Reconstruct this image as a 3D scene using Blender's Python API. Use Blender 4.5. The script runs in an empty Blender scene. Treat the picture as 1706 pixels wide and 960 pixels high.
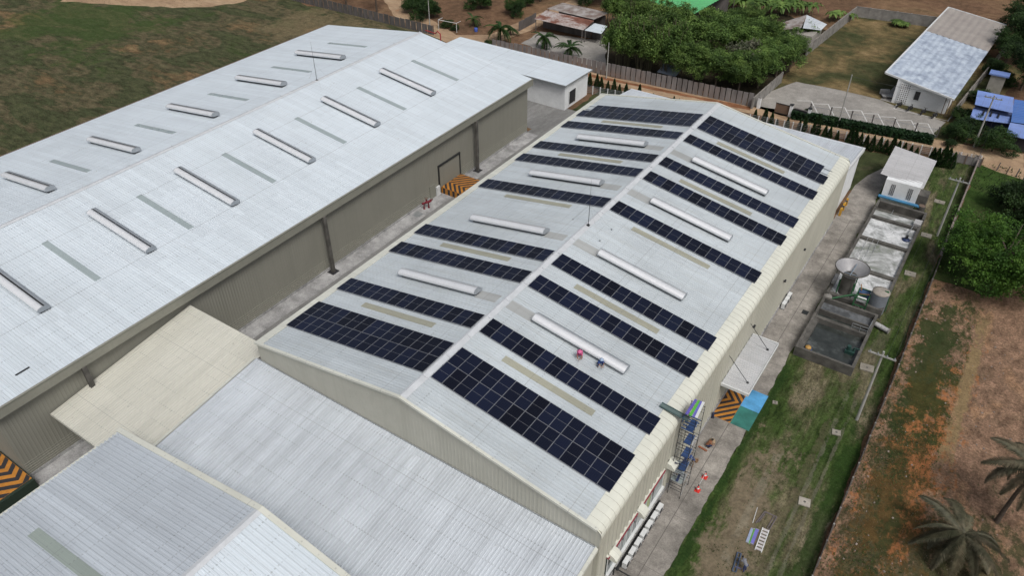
import bpy, bmesh, math, random
from mathutils import Vector, Matrix, noise as mnoise
random.seed(7)
R = math.radians
sc = bpy.context.scene
COL = sc.collection

# ------------------------------------------------------------------ camera
FPX, YAW, PITCH, ROLL = 1285.43, -0.592148, 0.662368, -0.001293
CAM = Vector((31.993, -30.581, 58.163))
_fw = Vector((math.sin(YAW)*math.cos(PITCH), math.cos(YAW)*math.cos(PITCH), -math.sin(PITCH)))
_rt = Vector((math.cos(YAW), -math.sin(YAW), 0)); _up = _rt.cross(_fw)
_r2 = _rt*math.cos(ROLL)+_up*math.sin(ROLL); _u2 = -_rt*math.sin(ROLL)+_up*math.cos(ROLL)
cd = bpy.data.cameras.new('camera'); cam = bpy.data.objects.new('camera', cd); COL.objects.link(cam)
cd.sensor_width = 36; cd.lens = FPX/1706*36; cd.clip_start = 1; cd.clip_end = 4000
m = Matrix((_r2, _u2, -_fw)).transposed().to_4x4(); m.translation = CAM; cam.matrix_world = m
sc.camera = cam

def at(px, py, z=0.0):
    """where the sight line of photo pixel (px, py) meets height z"""
    d = _fw+_r2*((px-853)/FPX)-_u2*((py-480)/FPX)
    return CAM+d*((z-CAM.z)/d.z)

# ------------------------------------------------------------------ objects
ORG = {}
def tag(o, label=None, cat=None, group=None, kind=None):
    if label: o['label'] = label
    if cat: o['category'] = cat
    if group: o['group'] = group
    if kind: o['kind'] = kind
    return o
def empty(name, loc, label=None, cat=None, group=None):
    o = bpy.data.objects.new(name, None); COL.objects.link(o); o.location = loc
    o.empty_display_size = .3
    ORG[o.name] = Vector(loc)
    return tag(o, label, cat, group)
def copy_tree(o, parent=None):
    c = o.copy(); COL.objects.link(c)
    if parent is not None: c.parent = parent
    ORG[c.name] = ORG.get(o.name, Vector((0,0,0)))
    for ch in list(o.children): copy_tree(ch, c)
    return c

class MB:
    def __init__(s, T=None): s.v=[]; s.f=[]; s.mi=[]; s.sm=[]; s.T=T
    def add(s, vs, fs, mi=0, smooth=False):
        n=len(s.v)
        for p in vs:
            p=Vector(p); s.v.append(s.T(p) if s.T else p)
        for f in fs: s.f.append([i+n for i in f]); s.mi.append(mi); s.sm.append(smooth)
        return s
    def box(s, a, b, mi=0):
        x0,y0,z0=a; x1,y1,z1=b
        return s.add([(x0,y0,z0),(x1,y0,z0),(x1,y1,z0),(x0,y1,z0),(x0,y0,z1),(x1,y0,z1),(x1,y1,z1),(x0,y1,z1)],
              [(3,2,1,0),(4,5,6,7),(0,1,5,4),(1,2,6,5),(2,3,7,6),(3,0,4,7)],mi)
    def obox(s, c, size, rz=0, mi=0, rx=0, ry=0):
        M=Matrix.Rotation(rz,3,'Z')@Matrix.Rotation(ry,3,'Y')@Matrix.Rotation(rx,3,'X'); hx,hy,hz=[q/2 for q in size]; c=Vector(c)
        vs=[c+M@Vector(p) for p in [(-hx,-hy,-hz),(hx,-hy,-hz),(hx,hy,-hz),(-hx,hy,-hz),(-hx,-hy,hz),(hx,-hy,hz),(hx,hy,hz),(-hx,hy,hz)]]
        return s.add(vs,[(3,2,1,0),(4,5,6,7),(0,1,5,4),(1,2,6,5),(2,3,7,6),(3,0,4,7)],mi)
    def quad(s, a,b,c,d, mi=0): return s.add([a,b,c,d],[(0,1,2,3)],mi)
    def tube(s, p0, p1, r0, r1=None, n=8, mi=0, cap=True, smooth=True):
        r1=r0 if r1 is None else r1; p0=Vector(p0); p1=Vector(p1); d=(p1-p0)
        if d.length<1e-6: return s
        d.normalize(); u=d.orthogonal().normalized(); w=d.cross(u)
        vs=[]
        for p,r in ((p0,r0),(p1,r1)):
            for i in range(n):
                t=2*math.pi*i/n; vs.append(p+u*(r*math.cos(t))+w*(r*math.sin(t)))
        s.add(vs,[(i,(i+1)%n,n+(i+1)%n,n+i) for i in range(n)],mi,smooth)
        if cap: s.add(vs,[tuple(range(n-1,-1,-1)),tuple(range(n,2*n))],mi)
        return s
    def path(s, pts, rs, n=6, mi=0):
        if not hasattr(rs,'__len__'): rs=[rs]*len(pts)
        for i in range(len(pts)-1): s.tube(pts[i],pts[i+1],rs[i],rs[i+1],n,mi)
        return s
    def lathe(s, c, prof, n=24, mi=0, smooth=True, cap0=False, cap1=False):
        c=Vector(c); vs=[]
        for r,z in prof:
            for i in range(n):
                t=2*math.pi*i/n; vs.append(c+Vector((r*math.cos(t),r*math.sin(t),z)))
        fs=[]
        for k in range(len(prof)-1):
            for i in range(n): fs.append((k*n+i,k*n+(i+1)%n,(k+1)*n+(i+1)%n,(k+1)*n+i))
        s.add(vs,fs,mi,smooth)
        if cap0: s.add(vs[:n],[tuple(range(n-1,-1,-1))],mi)
        if cap1: s.add(vs[-n:],[tuple(range(n))],mi)
        return s
    def prism(s, poly, ax, d0, d1, mi=0):
        """polygon of 2-d points extruded along axis ax ('x','y','z')"""
        def P(p,d): return {'x':(d,p[0],p[1]),'y':(p[0],d,p[1]),'z':(p[0],p[1],d)}[ax]
        n=len(poly); vs=[P(p,d0) for p in poly]+[P(p,d1) for p in poly]
        return s.add(vs,[tuple(range(n)),tuple(range(2*n-1,n-1,-1))]+[(i,n+i,n+(i+1)%n,(i+1)%n) for i in range(n)],mi)
    def build(s, name, mats, parent=None, label=None, cat=None, group=None, kind=None):
        me=bpy.data.meshes.new(name)
        org=ORG.get(parent.name,Vector((0,0,0))) if parent is not None else Vector((0,0,0))
        me.from_pydata([p-org for p in s.v],[],s.f)
        if not isinstance(mats,(list,tuple)): mats=[mats]
        for q in mats: me.materials.append(q)
        me.polygons.foreach_set('material_index',s.mi)
        me.polygons.foreach_set('use_smooth',s.sm)
        me.update()
        o=bpy.data.objects.new(name,me); COL.objects.link(o)
        if parent is not None: o.parent=parent
        ORG[o.name]=org
        return tag(o,label,cat,group,kind)
    def solid(s, *a, **k):
        """build, then make normals point outwards"""
        o=s.build(*a,**k); bm=bmesh.new(); bm.from_mesh(o.data); bmesh.ops.remove_doubles(bm,verts=bm.verts,dist=1e-5)
        bmesh.ops.recalc_face_normals(bm,faces=bm.faces); bm.to_mesh(o.data); bm.free(); return o

# ------------------------------------------------------------------ materials
class NT:
    def __init__(s, name):
        s.m=bpy.data.materials.new(name); s.m.use_nodes=True; s.t=s.m.node_tree; s.t.nodes.clear()
        s.out=s.n('ShaderNodeOutputMaterial'); s.b=s.n('ShaderNodeBsdfPrincipled'); s.l(s.b.outputs[0],s.out.inputs[0])
        s.geo=None
    def n(s, typ, **k):
        q=s.t.nodes.new(typ)
        for a,b in k.items(): setattr(q,a,b)
        return q
    def l(s,a,b): s.t.links.new(a,b)
    def pos(s, obj=False, scale=(1,1,1), loc=(0,0,0), rot=(0,0,0)):
        if obj: o=s.n('ShaderNodeTexCoord').outputs['Object']
        else: o=s.n('ShaderNodeNewGeometry').outputs['Position']
        mp=s.n('ShaderNodeMapping'); mp.inputs['Scale'].default_value=scale; mp.inputs['Location'].default_value=loc; mp.inputs['Rotation'].default_value=rot
        s.l(o,mp.inputs['Vector']); return mp.outputs[0]
    def noise(s, vec, scale=1, detail=4, rough=.55, dist=0):
        q=s.n('ShaderNodeTexNoise'); q.inputs['Scale'].default_value=scale; q.inputs['Detail'].default_value=detail
        q.inputs['Roughness'].default_value=rough; q.inputs['Distortion'].default_value=dist; s.l(vec,q.inputs['Vector']); return q.outputs['Fac']
    def ramp(s, fac, stops, interp='LINEAR'):
        q=s.n('ShaderNodeValToRGB'); q.color_ramp.interpolation=interp; e=q.color_ramp.elements
        while len(e)<len(stops): e.new(.5)
        for k,(p,c) in enumerate(stops):
            e[k].position=p; e[k].color=(c if hasattr(c,'__len__') else (c,c,c))[:3]+(1,) if hasattr(c,'__len__') else (c,c,c,1)
        s.l(fac,q.inputs[0]); return q.outputs[0]
    def mix(s, fac, a, b, mode='MIX'):
        q=s.n('ShaderNodeMix',data_type='RGBA',blend_type=mode)
        for v,i in ((fac,0),(a,6),(b,7)):
            if hasattr(v,'links') or hasattr(v,'is_linked'): s.l(v,q.inputs[i])
            elif i==0: q.inputs[0].default_value=v
            else: q.inputs[i].default_value=tuple(v)+(1,)
        return q.outputs[2]
    def math(s, op, a, b=None):
        q=s.n('ShaderNodeMath',operation=op)
        for i,v in enumerate((a,b)):
            if v is None: continue
            if hasattr(v,'is_linked'): s.l(v,q.inputs[i])
            else: q.inputs[i].default_value=v
        return q.outputs[0]
    def xyz(s, vec):
        q=s.n('ShaderNodeSeparateXYZ'); s.l(vec,q.inputs[0]); return q.outputs
    def col(s,c):
        if hasattr(c,'is_linked'): s.l(c,s.b.inputs['Base Color'])
        else: s.b.inputs['Base Color'].default_value=tuple(c)+(1,)
    def fin(s, rough=.8, metal=0, spec=None, bump=None, bs=.3, bd=.05):
        s.b.inputs['Metallic'].default_value=metal
        if hasattr(rough,'is_linked'): s.l(rough,s.b.inputs['Roughness'])
        else: s.b.inputs['Roughness'].default_value=rough
        if spec is not None: s.b.inputs['Specular IOR Level'].default_value=spec
        if bump is not None:
            q=s.n('ShaderNodeBump'); q.inputs['Strength'].default_value=bs; q.inputs['Distance'].default_value=bd; s.l(bump,q.inputs['Height']); s.l(q.outputs[0],s.b.inputs['Normal'])
        return s.m

def sc3(c,k): return tuple(q*k for q in c)
def plain(name, c, rough=.6, metal=0, var=.18, scale=1.5, spec=None, obj=False):
    t=NT(name); p=t.pos(obj=obj); n=t.noise(p,scale,5,.6); n2=t.noise(p,scale*9,3)
    a=t.ramp(n,[(.3,sc3(c,1-var)),(.7,sc3(c,1+var*.6))]); b=t.mix(t.ramp(n2,[(.35,0.0),(.75,.35)]),a,sc3(c,.7))
    t.col(b); return t.fin(rough,metal,spec)
def sheet(name, c, along='x', dirt=.25, rough=.45, tint=(.42,.41,.38), metal=0, band=0., pit=.5, spec=.4):
    """painted steel sheeting: streaks that run with the fall, blotches, specks, lap bands"""
    t=NT(name)
    st=(.06,1.6,1) if along=='x' else ((1.6,.06,1) if along=='y' else (1.3,1.3,.05))
    s1=t.noise(t.pos(scale=st),1.2,5,.6); blot=t.noise(t.pos(),.11,6,.62,.4); fine=t.noise(t.pos(),3.2,4,.6)
    c0=t.ramp(blot,[(.32,sc3(c,1-dirt*.5)),(.62,c)])
    c1=t.mix(t.ramp(s1,[(.48,0.0),(.75,dirt)]),c0,tint)
    c2=t.mix(t.ramp(fine,[(.55,0.0),(.8,dirt*.5)]),c1,sc3(tint,.8))
    v=t.n('ShaderNodeTexVoronoi',feature='F1'); v.inputs['Scale'].default_value=.75; t.l(t.pos(),v.inputs['Vector'])
    c3=t.mix(t.ramp(v.outputs['Distance'],[(.03,pit),(.09,0.0)]),c2,(.2,.19,.17))
    if band:
        bs=(.02,.22,.02) if along=='x' else (.22,.02,.02)
        bn=t.noise(t.pos(scale=bs),1,2,.5)
        c3=t.mix(t.ramp(bn,[(.45,0.0),(.52,band)]),c3,sc3(c,.6))
    if along!='z':
        q=t.xyz(t.pos()); a_,b_=(q[0],q[1]) if along=='x' else (q[1],q[0])
        def band_(o,per,w,off=0.0):
            f=t.math('FRACT',t.math('DIVIDE',t.math('ADD',o,off),per)); return t.math('LESS_THAN',f,w)
        wn=t.n('ShaderNodeTexWhiteNoise',noise_dimensions='2D'); cx=t.n('ShaderNodeCombineXYZ')
        t.l(t.math('FLOOR',t.math('DIVIDE',b_,.76)),cx.inputs[0]); t.l(t.math('FLOOR',t.math('DIVIDE',a_,9.0)),cx.inputs[1]); t.l(cx.outputs[0],wn.inputs['Vector'])
        c3=t.mix(1.0,c3,t.ramp(wn.outputs['Value'],[(0,.945),(1,1.03)]),'MULTIPLY')          # sheet to sheet difference
        dots=t.math('MULTIPLY',band_(a_,1.52,.075),band_(b_,.30,.42)); dn=t.noise(t.pos(),.6,3)
        c3=t.mix(t.math('MULTIPLY',dots,t.ramp(dn,[(.4,.10),(.65,.5)])),c3,(.17,.18,.18))   # screw rows
        c3=t.mix(t.math('MULTIPLY',band_(a_,9.0,.006,2.0),.45),c3,(.2,.2,.2))              # end laps
        c3=t.mix(t.math('MULTIPLY',band_(b_,.76,.055),.22),c3,(.2,.21,.21))                # side laps
    t.col(c3)
    return t.fin(t.ramp(blot,[(.3,rough+.12),(.7,rough-.08)]),metal,spec)
def ground(name, cols, scale=.12, warp=.6, fine=(.75,1.25), stretch=(1,1,1), rough=.95, patch=None, bs=.5, fs=4.0, mid=.45, ms=.55):
    """cols: list of (pos, colour) along a cloud noise; patch=(colour, x0,x1,y0,y1, strength)"""
    t=NT(name); p=t.pos(scale=stretch)
    n=t.noise(p,scale,8,.62,warp); base=t.ramp(n,cols)
    f=t.noise(t.pos(),fs,5,.7); g=t.noise(t.pos(),fs*5,3,.7); m=t.noise(t.pos(scale=stretch),ms,8,.74)
    base=t.mix(1.0,base,t.ramp(f,[(.25,fine[0]),(.75,fine[1])]),'MULTIPLY')
    base=t.mix(1.0,base,t.ramp(m,[(.3,1-mid),(.7,1+mid)]),'MULTIPLY')
    base=t.mix(.8,base,t.ramp(g,[(.3,.72),(.7,1.25)]),'MULTIPLY')
    for pc in (patch or []):
        c,x0,x1,y0,y1,st,ns=pc
        q=t.xyz(t.pos())
        def win(o,a,b): # soft window
            w=t.math('DIVIDE',t.math('ABSOLUTE',t.math('SUBTRACT',o,(a+b)/2)),(b-a)/2)
            return w
        d=t.math('MAXIMUM',win(q[0],x0,x1),win(q[1],y0,y1))
        nn=t.noise(t.pos(scale=(1,.55,1)),ns,6,.68,.3)
        n3=t.noise(t.pos(scale=(1,.6,1)),ns*4.5,5,.7)
        e=t.math('ADD',t.math('ADD',t.math('MULTIPLY',d,.42),t.math('MULTIPLY',nn,1.15)),t.math('MULTIPLY',t.math('SUBTRACT',n3,.5),.7))
        fac=t.ramp(e,[(.78,st),(.93,0.0)])
        base=t.mix(fac,base,t.mix(1.0,t.ramp(t.noise(t.pos(),.9,6,.7),[(.3,sc3(c,.6)),(.7,sc3(c,1.2))]),t.ramp(f,[(.25,.75),(.75,1.25)]),'MULTIPLY'))
    t.col(base); return t.fin(rough,0,.1,bump=t.math('ADD',f,g),bs=bs,bd=.12)

M={}
def solidpoly(pts, z, name, mat, jit=0, step=1.5, seed=0, **k):
    """flat ground patch from outline points, edge roughened by jit metres"""
    rnd=random.Random(seed); out=[]
    P=[Vector((p[0],p[1],0)) for p in pts]; n=len(P)
    for i in range(n):
        a,b=P[i],P[(i+1)%n]; L=(b-a).length; m_=max(1,int(L/step)) if jit else 1
        nr=Vector((-(b-a).y,(b-a).x,0)).normalized()
        for j in range(m_):
            q=a.lerp(b,j/m_)
            if jit and 0<j: q=q+nr*(jit*(mnoise.noise(Vector((q.x*.35,q.y*.35,seed)))*1.5+rnd.uniform(-.5,.5)))
            out.append((q.x,q.y,z))
    bm=bmesh.new(); f=bm.faces.new([bm.verts.new(p) for p in out]); bmesh.ops.triangulate(bm,faces=[f])
    bm.normal_update()
    for f in bm.faces:
        if f.normal.z<0: f.normal_flip()
    me=bpy.data.meshes.new(name); bm.to_mesh(me); bm.free(); me.materials.append(mat)
    o=bpy.data.objects.new(name,me); COL.objects.link(o)
    return tag(o,kind=k.get('kind','structure'))
# ------------------------------------------------------------------ palette
M['roofA']=sheet('roof_sheet_bright',(.61,.675,.725),'x',.18,.36,(.45,.46,.47),pit=.45)
M['roofB']=sheet('roof_sheet_weathered',(.50,.55,.58),'x',.36,.42,(.36,.37,.35),pit=.3)
M['roofD']=sheet('roof_sheet_valley',(.56,.605,.65),'y',.42,.42,(.29,.31,.33),pit=.25)
M['roofE']=sheet('roof_sheet_banded',(.53,.58,.63),'x',.25,.42,(.35,.37,.39),band=.30)
M['roofC']=sheet('roof_sheet_cream',(.56,.555,.49),'y',.25,.5,(.33,.33,.28))
M['cream']=sheet('cream_cladding',(.48,.475,.41),'z',.34,.55,(.33,.33,.27),pit=.15)
M['creamtrim']=sheet('cream_flashing',(.64,.65,.58),'x',.28,.5,(.45,.44,.37),pit=.1)
M['olive']=sheet('olive_cladding',(.24,.237,.202),'z',.15,.6,(.12,.12,.10),pit=.1)
M['fascia']=plain('fascia_paint',(.25,.25,.21),.55,var=.1,scale=.4)
M['rail']=plain('pale_rail_paint',(.33,.33,.28),.5)
M['capwhite']=plain('ridge_cap_paint',(.56,.585,.61),.4,var=.12)
M['skylightA']=sheet('grey_translucent_strip',(.34,.40,.41),'x',.15,.3,(.28,.31,.31),pit=0)
M['skylightB']=sheet('dirty_translucent_strip',(.36,.36,.29),'x',.35,.4,(.30,.28,.20),pit=0)
M['vent']=plain('ventilator_paint',(.80,.82,.84),.27,.25,.05,.8,.6)
M['ventgrey']=plain('ventilator_galvanised',(.33,.36,.39),.4,.3,.12,1)
M['ventdark']=plain('ventilator_curb_shade',(.05,.055,.06),.7)  # near-black curb colour, the shade beneath the hood painted in
M['dark']=plain('dark_steel',(.035,.038,.04),.5,.3)
M['white']=plain('white_render',(.76,.78,.79),.8,var=.12,scale=.5)
M['whitemetal']=plain('white_steel',(.68,.70,.70),.4,var=.1)
M['brownrust']=plain('rusty_gutter',(.16,.115,.09),.7)
M['galv']=plain('galvanised',(.35,.37,.38),.45,.4)
M['conc']=ground('concrete_slab',[(.35,(.19,.178,.16)),(.5,(.26,.243,.22)),(.68,(.32,.30,.27))],.13,.4,(.85,1.1),fs=1.6,bs=.15,rough=.85)
M['conclight']=ground('concrete_apron',[(.35,(.28,.28,.28)),(.65,(.39,.39,.39))],.2,.4,(.88,1.08),fs=1.6,bs=.15,rough=.8)
M['concdark']=plain('stained_concrete',(.105,.10,.09),.9,var=.6,scale=.8)
M['concwall']=plain('concrete_wall',(.24,.23,.215),.9,var=.35,scale=.9)
M['gutterdark']=plain('drain_shadow',(.05,.045,.04),.9)
M['orange']=plain('hazard_orange',(.48,.20,.03),.6,var=.25)
M['black']=plain('hazard_black',(.03,.03,.034),.6)
M['blue']=plain('painted_blue',(.10,.36,.66),.7,var=.4,scale=.7)
M['green']=plain('painted_green',(.035,.18,.15),.7,var=.45,scale=.7)
M['red']=plain('red_paint',(.35,.03,.035),.5)
M['glassd']=plain('dark_glass',(.015,.03,.03),.1,var=.1)
M['glassw']=plain('frosted_glass',(.33,.38,.38),.25,var=.2,scale=.6)

# ------------------------------------------------------------------ roof helpers
class Slope:
    def __init__(s,rx,rz,ang,side): s.rx,s.rz,s.c,s.s,s.side=rx,rz,math.cos(ang),math.sin(ang),side
    def P(s,u,y,n=0): return Vector((s.rx+s.side*(u*s.c+n*s.s), y, s.rz-u*s.s+n*s.c))
def ribsheet(mb,P,u0,u1,y0,y1,pitch,h,mi=0):
    k=max(1,round((y1-y0)/pitch)); p=(y1-y0)/k; prof=[]
    for i in range(k):
        for f,n in ((0,0),(.55,0),(.66,h),(.89,h)): prof.append((y0+(i+f)*p,n))
    prof.append((y1,0)); vs=[]
    for y,n in prof: vs.append(P(u0,y,n)); vs.append(P(u1,y,n))
    mb.add(vs,[(2*i,2*i+1,2*i+3,2*i+2) for i in range(len(prof)-1)],mi)
def bar(mb,P,u0,u1,y0,y1,n0,n1,mi=0):
    c=[(u0,y0),(u1,y0),(u1,y1),(u0,y1)]
    vs=[P(a,b,n0) for a,b in c]+[P(a,b,n1) for a,b in c]
    mb.add(vs,[(3,2,1,0),(4,5,6,7),(0,1,5,4),(1,2,6,5),(2,3,7,6),(3,0,4,7)],mi)
def profstrip(mb,P,prof,u0,u1,mi=0,smooth=True,closed=True):
    n=len(prof); vs=[P(u0,a,b) for a,b in prof]+[P(u1,a,b) for a,b in prof]
    rng=range(n) if closed else range(n-1)
    mb.add(vs,[(i,(i+1)%n,n+(i+1)%n,n+i) for i in rng],mi,smooth)
def arc(c,r,a0,a1,k,ry=None):
    return [(c[0]+r*math.cos(a0+(a1-a0)*i/k), c[1]+(ry or r)*math.sin(a0+(a1-a0)*i/k)) for i in range(k+1)]

def ventilator(sl,x0,x1,y,parent,style):
    """long roof vent: curb coloured dark as the shade under the hood, two curved wings with an open throat between, end plates"""
    u0,u1=x0/sl.c,x1/sl.c; sg=sl.side
    P=lambda u,v,n: sl.P(u,y+v,n)
    root=MB(); bar(root,P,u0+.1,u1-.1,-.36,.36,0.03,.30)
    w=1 if style=='A' else 1
    g0,g1=(.0,.18) if style=='A' else (.12,.24)
    hoodn=[(-.44,.27),(-.60,.33),(-.68,.48),(-.63,.63),(-.49,.74),(-.30,.80),(g0,.79),(g0,.74),(-.30,.75),(-.45,.69),(-.57,.58),(-.62,.47),(-.56,.37),(-.42,.32)]
    hf=.76 if style=='A' else .58
    hoodf=[(.48,.16),(.62,.28),(.64,.40),(.56,hf-.12),(.42,hf-.03),(.30,hf),(g1,hf),(g1,hf-.05),(.30,hf-.05),(.40,hf-.08),(.52,hf-.16),(.59,.40),(.57,.29),(.45,.21)]
    vt=root.solid('roof_ventilator',M['ventdark'],parent)
    a=MB(); profstrip(a,P,hoodn,u0,u1); a.solid('hood',M['vent'],vt)
    a=MB(); profstrip(a,P,hoodf,u0,u1); a.solid('wind_baffle',M['ventgrey'],vt)
    for ua,ub in ((u0-.04,u0+.005),(u1-.005,u1+.04)):
        a=MB(); pts=[(-.44,.27),(-.60,.33),(-.68,.48),(-.63,.63),(-.49,.74),(-.30,.80),(g0,.79),(.20,hf),(.42,hf-.03),(.56,hf-.12),(.64,.40),(.62,.28),(.48,.16)]
        vs=[P(ua,p,q) for p,q in pts]+[P(ub,p,q) for p,q in pts]; n=len(pts)
        a.add(vs,[tuple(range(n)),tuple(range(2*n-1,n-1,-1))]+[(i,n+i,n+(i+1)%n,(i+1)%n) for i in range(n)])
        a.solid('end_plate',M['ventgrey'],vt)
    return vt
def skystrip(mb,S,x0,x1,y,hw,n0=.034):
    bar(mb,S.P,x0/S.c,x1/S.c,y-hw,y+hw,.004,n0)
    for k in (-.5,0,.5): bar(mb,S.P,x0/S.c+.02,x1/S.c-.02,y+k*hw*1.3-.03,y+k*hw*1.3+.03,n0-.003,n0+.014)
def wallribs(mb,axis,fixed,out,a0,a1,z0,z1,pitch=.3,h=.03,topf=None):
    """vertical ribbed cladding on a plane x=fixed (axis 'x') or y=fixed; out=+1/-1 outward sign; topf(a)=top height"""
    k=max(1,round((a1-a0)/pitch)); p=(a1-a0)/k; pr=[]
    for i in range(k):
        for f,n in ((0,0),(.5,0),(.62,h),(.88,h)): pr.append((a0+(i+f)*p,n))
    pr.append((a1,0)); vs=[]
    for a,n in pr:
        zt=topf(a) if topf else z1
        for z in (z0,zt):
            vs.append((fixed+out*n,a,z) if axis=='x' else (a,fixed+out*n,z))
    mb.add(vs,[(2*i,2*i+2,2*i+3,2*i+1) for i in range(len(pr)-1)])

# ================================================================== solar warehouse
ANG=R(9.8283); TB=math.tan(ANG)
B=empty('warehouse',(0,34,0),'cream gabled warehouse whose roof carries all the solar panels','warehouse')
BR=Slope(0,12.86,ANG,1); BL=Slope(0,12.86,ANG,-1)
Y0,Y1=.62,67.75
UR=17.5/BR.c; UL=17.08/BR.c
mb=MB(); ribsheet(mb,BR.P,0,UR,Y0,Y1,.30,.028); r_right=mb.build('roof',M['roofB'],B)
mb=MB(); ribsheet(mb,BL.P,0,UL,Y0,Y1,.30,.028); r_left=mb.build('roof',M['roofB'],B)
for y in (9.7,22.05,34.25,46.55,58.05):
    mb=MB(); skystrip(mb,BR,4.0,13.03,y,.36); mb.build('skylight',M['skylightB'],r_right)
    mb=MB(); skystrip(mb,BL,3.68,12.57,y,.36); mb.build('skylight',M['skylightB'],r_left)
for y in (15.55,27.85,40.05,51.55):
    ventilator(BR,3.5,13.0,y,B,'B'); ventilator(BL,2.85,12.43,y,B,'B')
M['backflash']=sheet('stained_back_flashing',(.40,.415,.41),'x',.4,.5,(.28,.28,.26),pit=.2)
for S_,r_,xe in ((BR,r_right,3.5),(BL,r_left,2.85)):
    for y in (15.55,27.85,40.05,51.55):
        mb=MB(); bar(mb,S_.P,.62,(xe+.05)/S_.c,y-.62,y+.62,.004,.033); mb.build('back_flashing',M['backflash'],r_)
# ridge cap with lap joints
mb=MB(); y=Y0; k=0
while y<Y1-.1:
    ye=min(y+3.05,Y1); e=.004*(k%2)
    mb.add([BL.P(.14,y,.05+e),BR.P(.02,y,.085+e),BR.P(.56,y,.05+e),BL.P(.14,ye,.05+e),BR.P(.02,ye,.085+e),BR.P(.56,ye,.05+e)],[(0,1,4,3),(1,2,5,4)])
    bar(mb,BR.P,.10,.50,ye-.09,ye-.02,.08,.14); y=ye; k+=1
mb.build('ridge_cap',M['capwhite'],B)
# left eave flashing, in sheets
mb=MB(); y=Y0
i=0
while y<Y1-.05:
    ye=min(y+1.0,Y1); e=.006*(i%2)
    bar(mb,BL.P,UL,18.0/BL.c,y,ye-.012,.02+e,.07+e); y=ye; i+=1
bar(mb,BL.P,18.0/BL.c-.03,18.0/BL.c,Y0,Y1,-.35,.015)
mb.build('eave_flashing',M['creamtrim'],B)
# right bullnose: cladding that curls from roof into wall, one strip per bay of sheeting
prof=[(17.42,12.86-17.42*TB+.055),(17.9,12.86-17.9*TB+.045),(18.28,9.70),(18.55,9.58),(18.73,9.41),(18.85,9.18),(18.885,8.88)]
mb=MB(); y=Y0; i=0
while y<Y1-.05:
    ye=min(y+.745,Y1)
    for (a0,a1,dn) in ((y,ye-.055,0.0),(ye-.055,ye,-.022)):
        q=[(x+dn*(1 if x>18.3 else .3),z+dn*(.9 if x<18.6 else .2)) for x,z in prof]; n=len(q)
        mb.add([(x,a0,z) for x,z in q]+[(x,a1,z) for x,z in q],[(j,j+1,n+j+1,n+j) for j in range(n-1)])
    y=ye; i+=1
mb.build('curved_eave',sheet('curled_cladding',(.66,.67,.59),'z',.22,.5,(.48,.48,.41),pit=.1),B)
# walls
mb=MB(); wallribs(mb,'x',18.71,1,Y0+.1,Y1,.45,9.05,.745,.12); mb.build('wall',M['cream'],B)
mb=MB(); mb.box((18.55,Y0+.1,0),(18.87,Y1,.42)); mb.build('plinth',M['conclight'],B)
mb=MB(); wallribs(mb,'y',.72,-1,-17.9,18.8,0.0,0,.36,.014,lambda x:12.86-abs(x)*TB-.02); mb.build('wall',M['cream'],B)
mb=MB(); wallribs(mb,'x',-17.8,-1,Y0+.1,Y1,0,9.7,.4,.03); mb.build('wall',M['cream'],B)
mb=MB(); mb.add([(-17.8,Y1-.02,0),(18.74,Y1-.02,0),(18.74,Y1-.02,9.6),(0,Y1-.02,12.82),(-17.8,Y1-.02,9.75)],[(0,1,2,3,4)]); mb.build('wall',M['cream'],B)
# gable copings
for yc,nm in ((.5,'near'),(67.62,'far')):
    mb=MB()
    for S,ue in ((BR,18.5/BR.c),(BL,18.0/BL.c)):
        u=0; i=0
        while u<ue-.05:
            v=min(u+4.2,ue); bar(mb,S.P,u+(.0 if u==0 else .012),v,yc,yc+.26,-.12 if yc<5 else .0,.12+.004*(i%2)); u=v; i+=1
    mb.build('gable_coping',M['creamtrim'],B)
# office glazing, red band, awnings, on the right wall near the corner
mb=MB(); mb.box((18.72,2.3,4.13),(18.98,12.75,4.27)); mb.build('red_band',plain('dull_red_paint',(.25,.03,.05),.6),B)
mb=MB(); mb.box((18.70,2.3,4.275),(18.90,12.75,4.36)); mb.build('flashing',M['creamtrim'],B)
mb=MB(); mb.box((18.70,2.3,1.95),(18.862,12.75,4.11)); win=mb.build('window',M['glassd'],B)
for i,(ya,yb) in enumerate([(7.75,9.3),(9.4,10.2),(10.9,12.6)]):
    mb=MB(); mb.box((18.855,ya,2.1),(18.88,yb,3.95)); mb.build('pane',M['glassw'] if i!=1 else plain('pale_green_blind',(.38,.45,.25),.6),win)
for ya in (2.3,3.4,4.5,5.6,6.7,7.6,9.3,10.3,12.65): MB().box((18.85,ya,1.951),(18.90,ya+.1,4.109)).build('mullion',M['whitemetal'],win)
for ya in (3.0,4.1,5.2,6.3): MB().box((18.852,ya,2.0),(18.878,ya+.35,4.0)).build('curtain',M['glassw'],win)
mb=MB(); mb.box((18.82,2.3,1.72),(19.08,12.9,1.94)); mb.build('sill',M['whitemetal'],B)
for y in (2.5,7.4,13.3):
    mb=MB()
    mb.add([(18.83,y,4.55),(18.83,y+.95,4.55),(19.25,y,4.42),(19.25,y+.95,4.42),(19.55,y,4.1),(19.55,y+.95,4.1),(19.57,y,3.85),(19.57,y+.95,3.85)],[(0,2,3,1),(2,4,5,3),(4,6,7,5)])
    for yy in (y,y+.95): mb.add([(18.83,yy,4.55),(19.25,yy,4.42),(19.55,yy,4.1),(19.57,yy,3.85),(18.83,yy,3.85)],[(0,1,2,3,4)])
    mb.build('downpipe_hood',M['creamtrim'],B)
mb=MB()
for y,z in ((34.0,5.5),(44.2,5.0),(51.3,5.2)): mb.tube((18.8,y,z),(19.05,y,z),.12,n=8); mb.tube((18.8,y+.4,z-.1),(19.0,y+.4,z-.1),.07,n=8)
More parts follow.
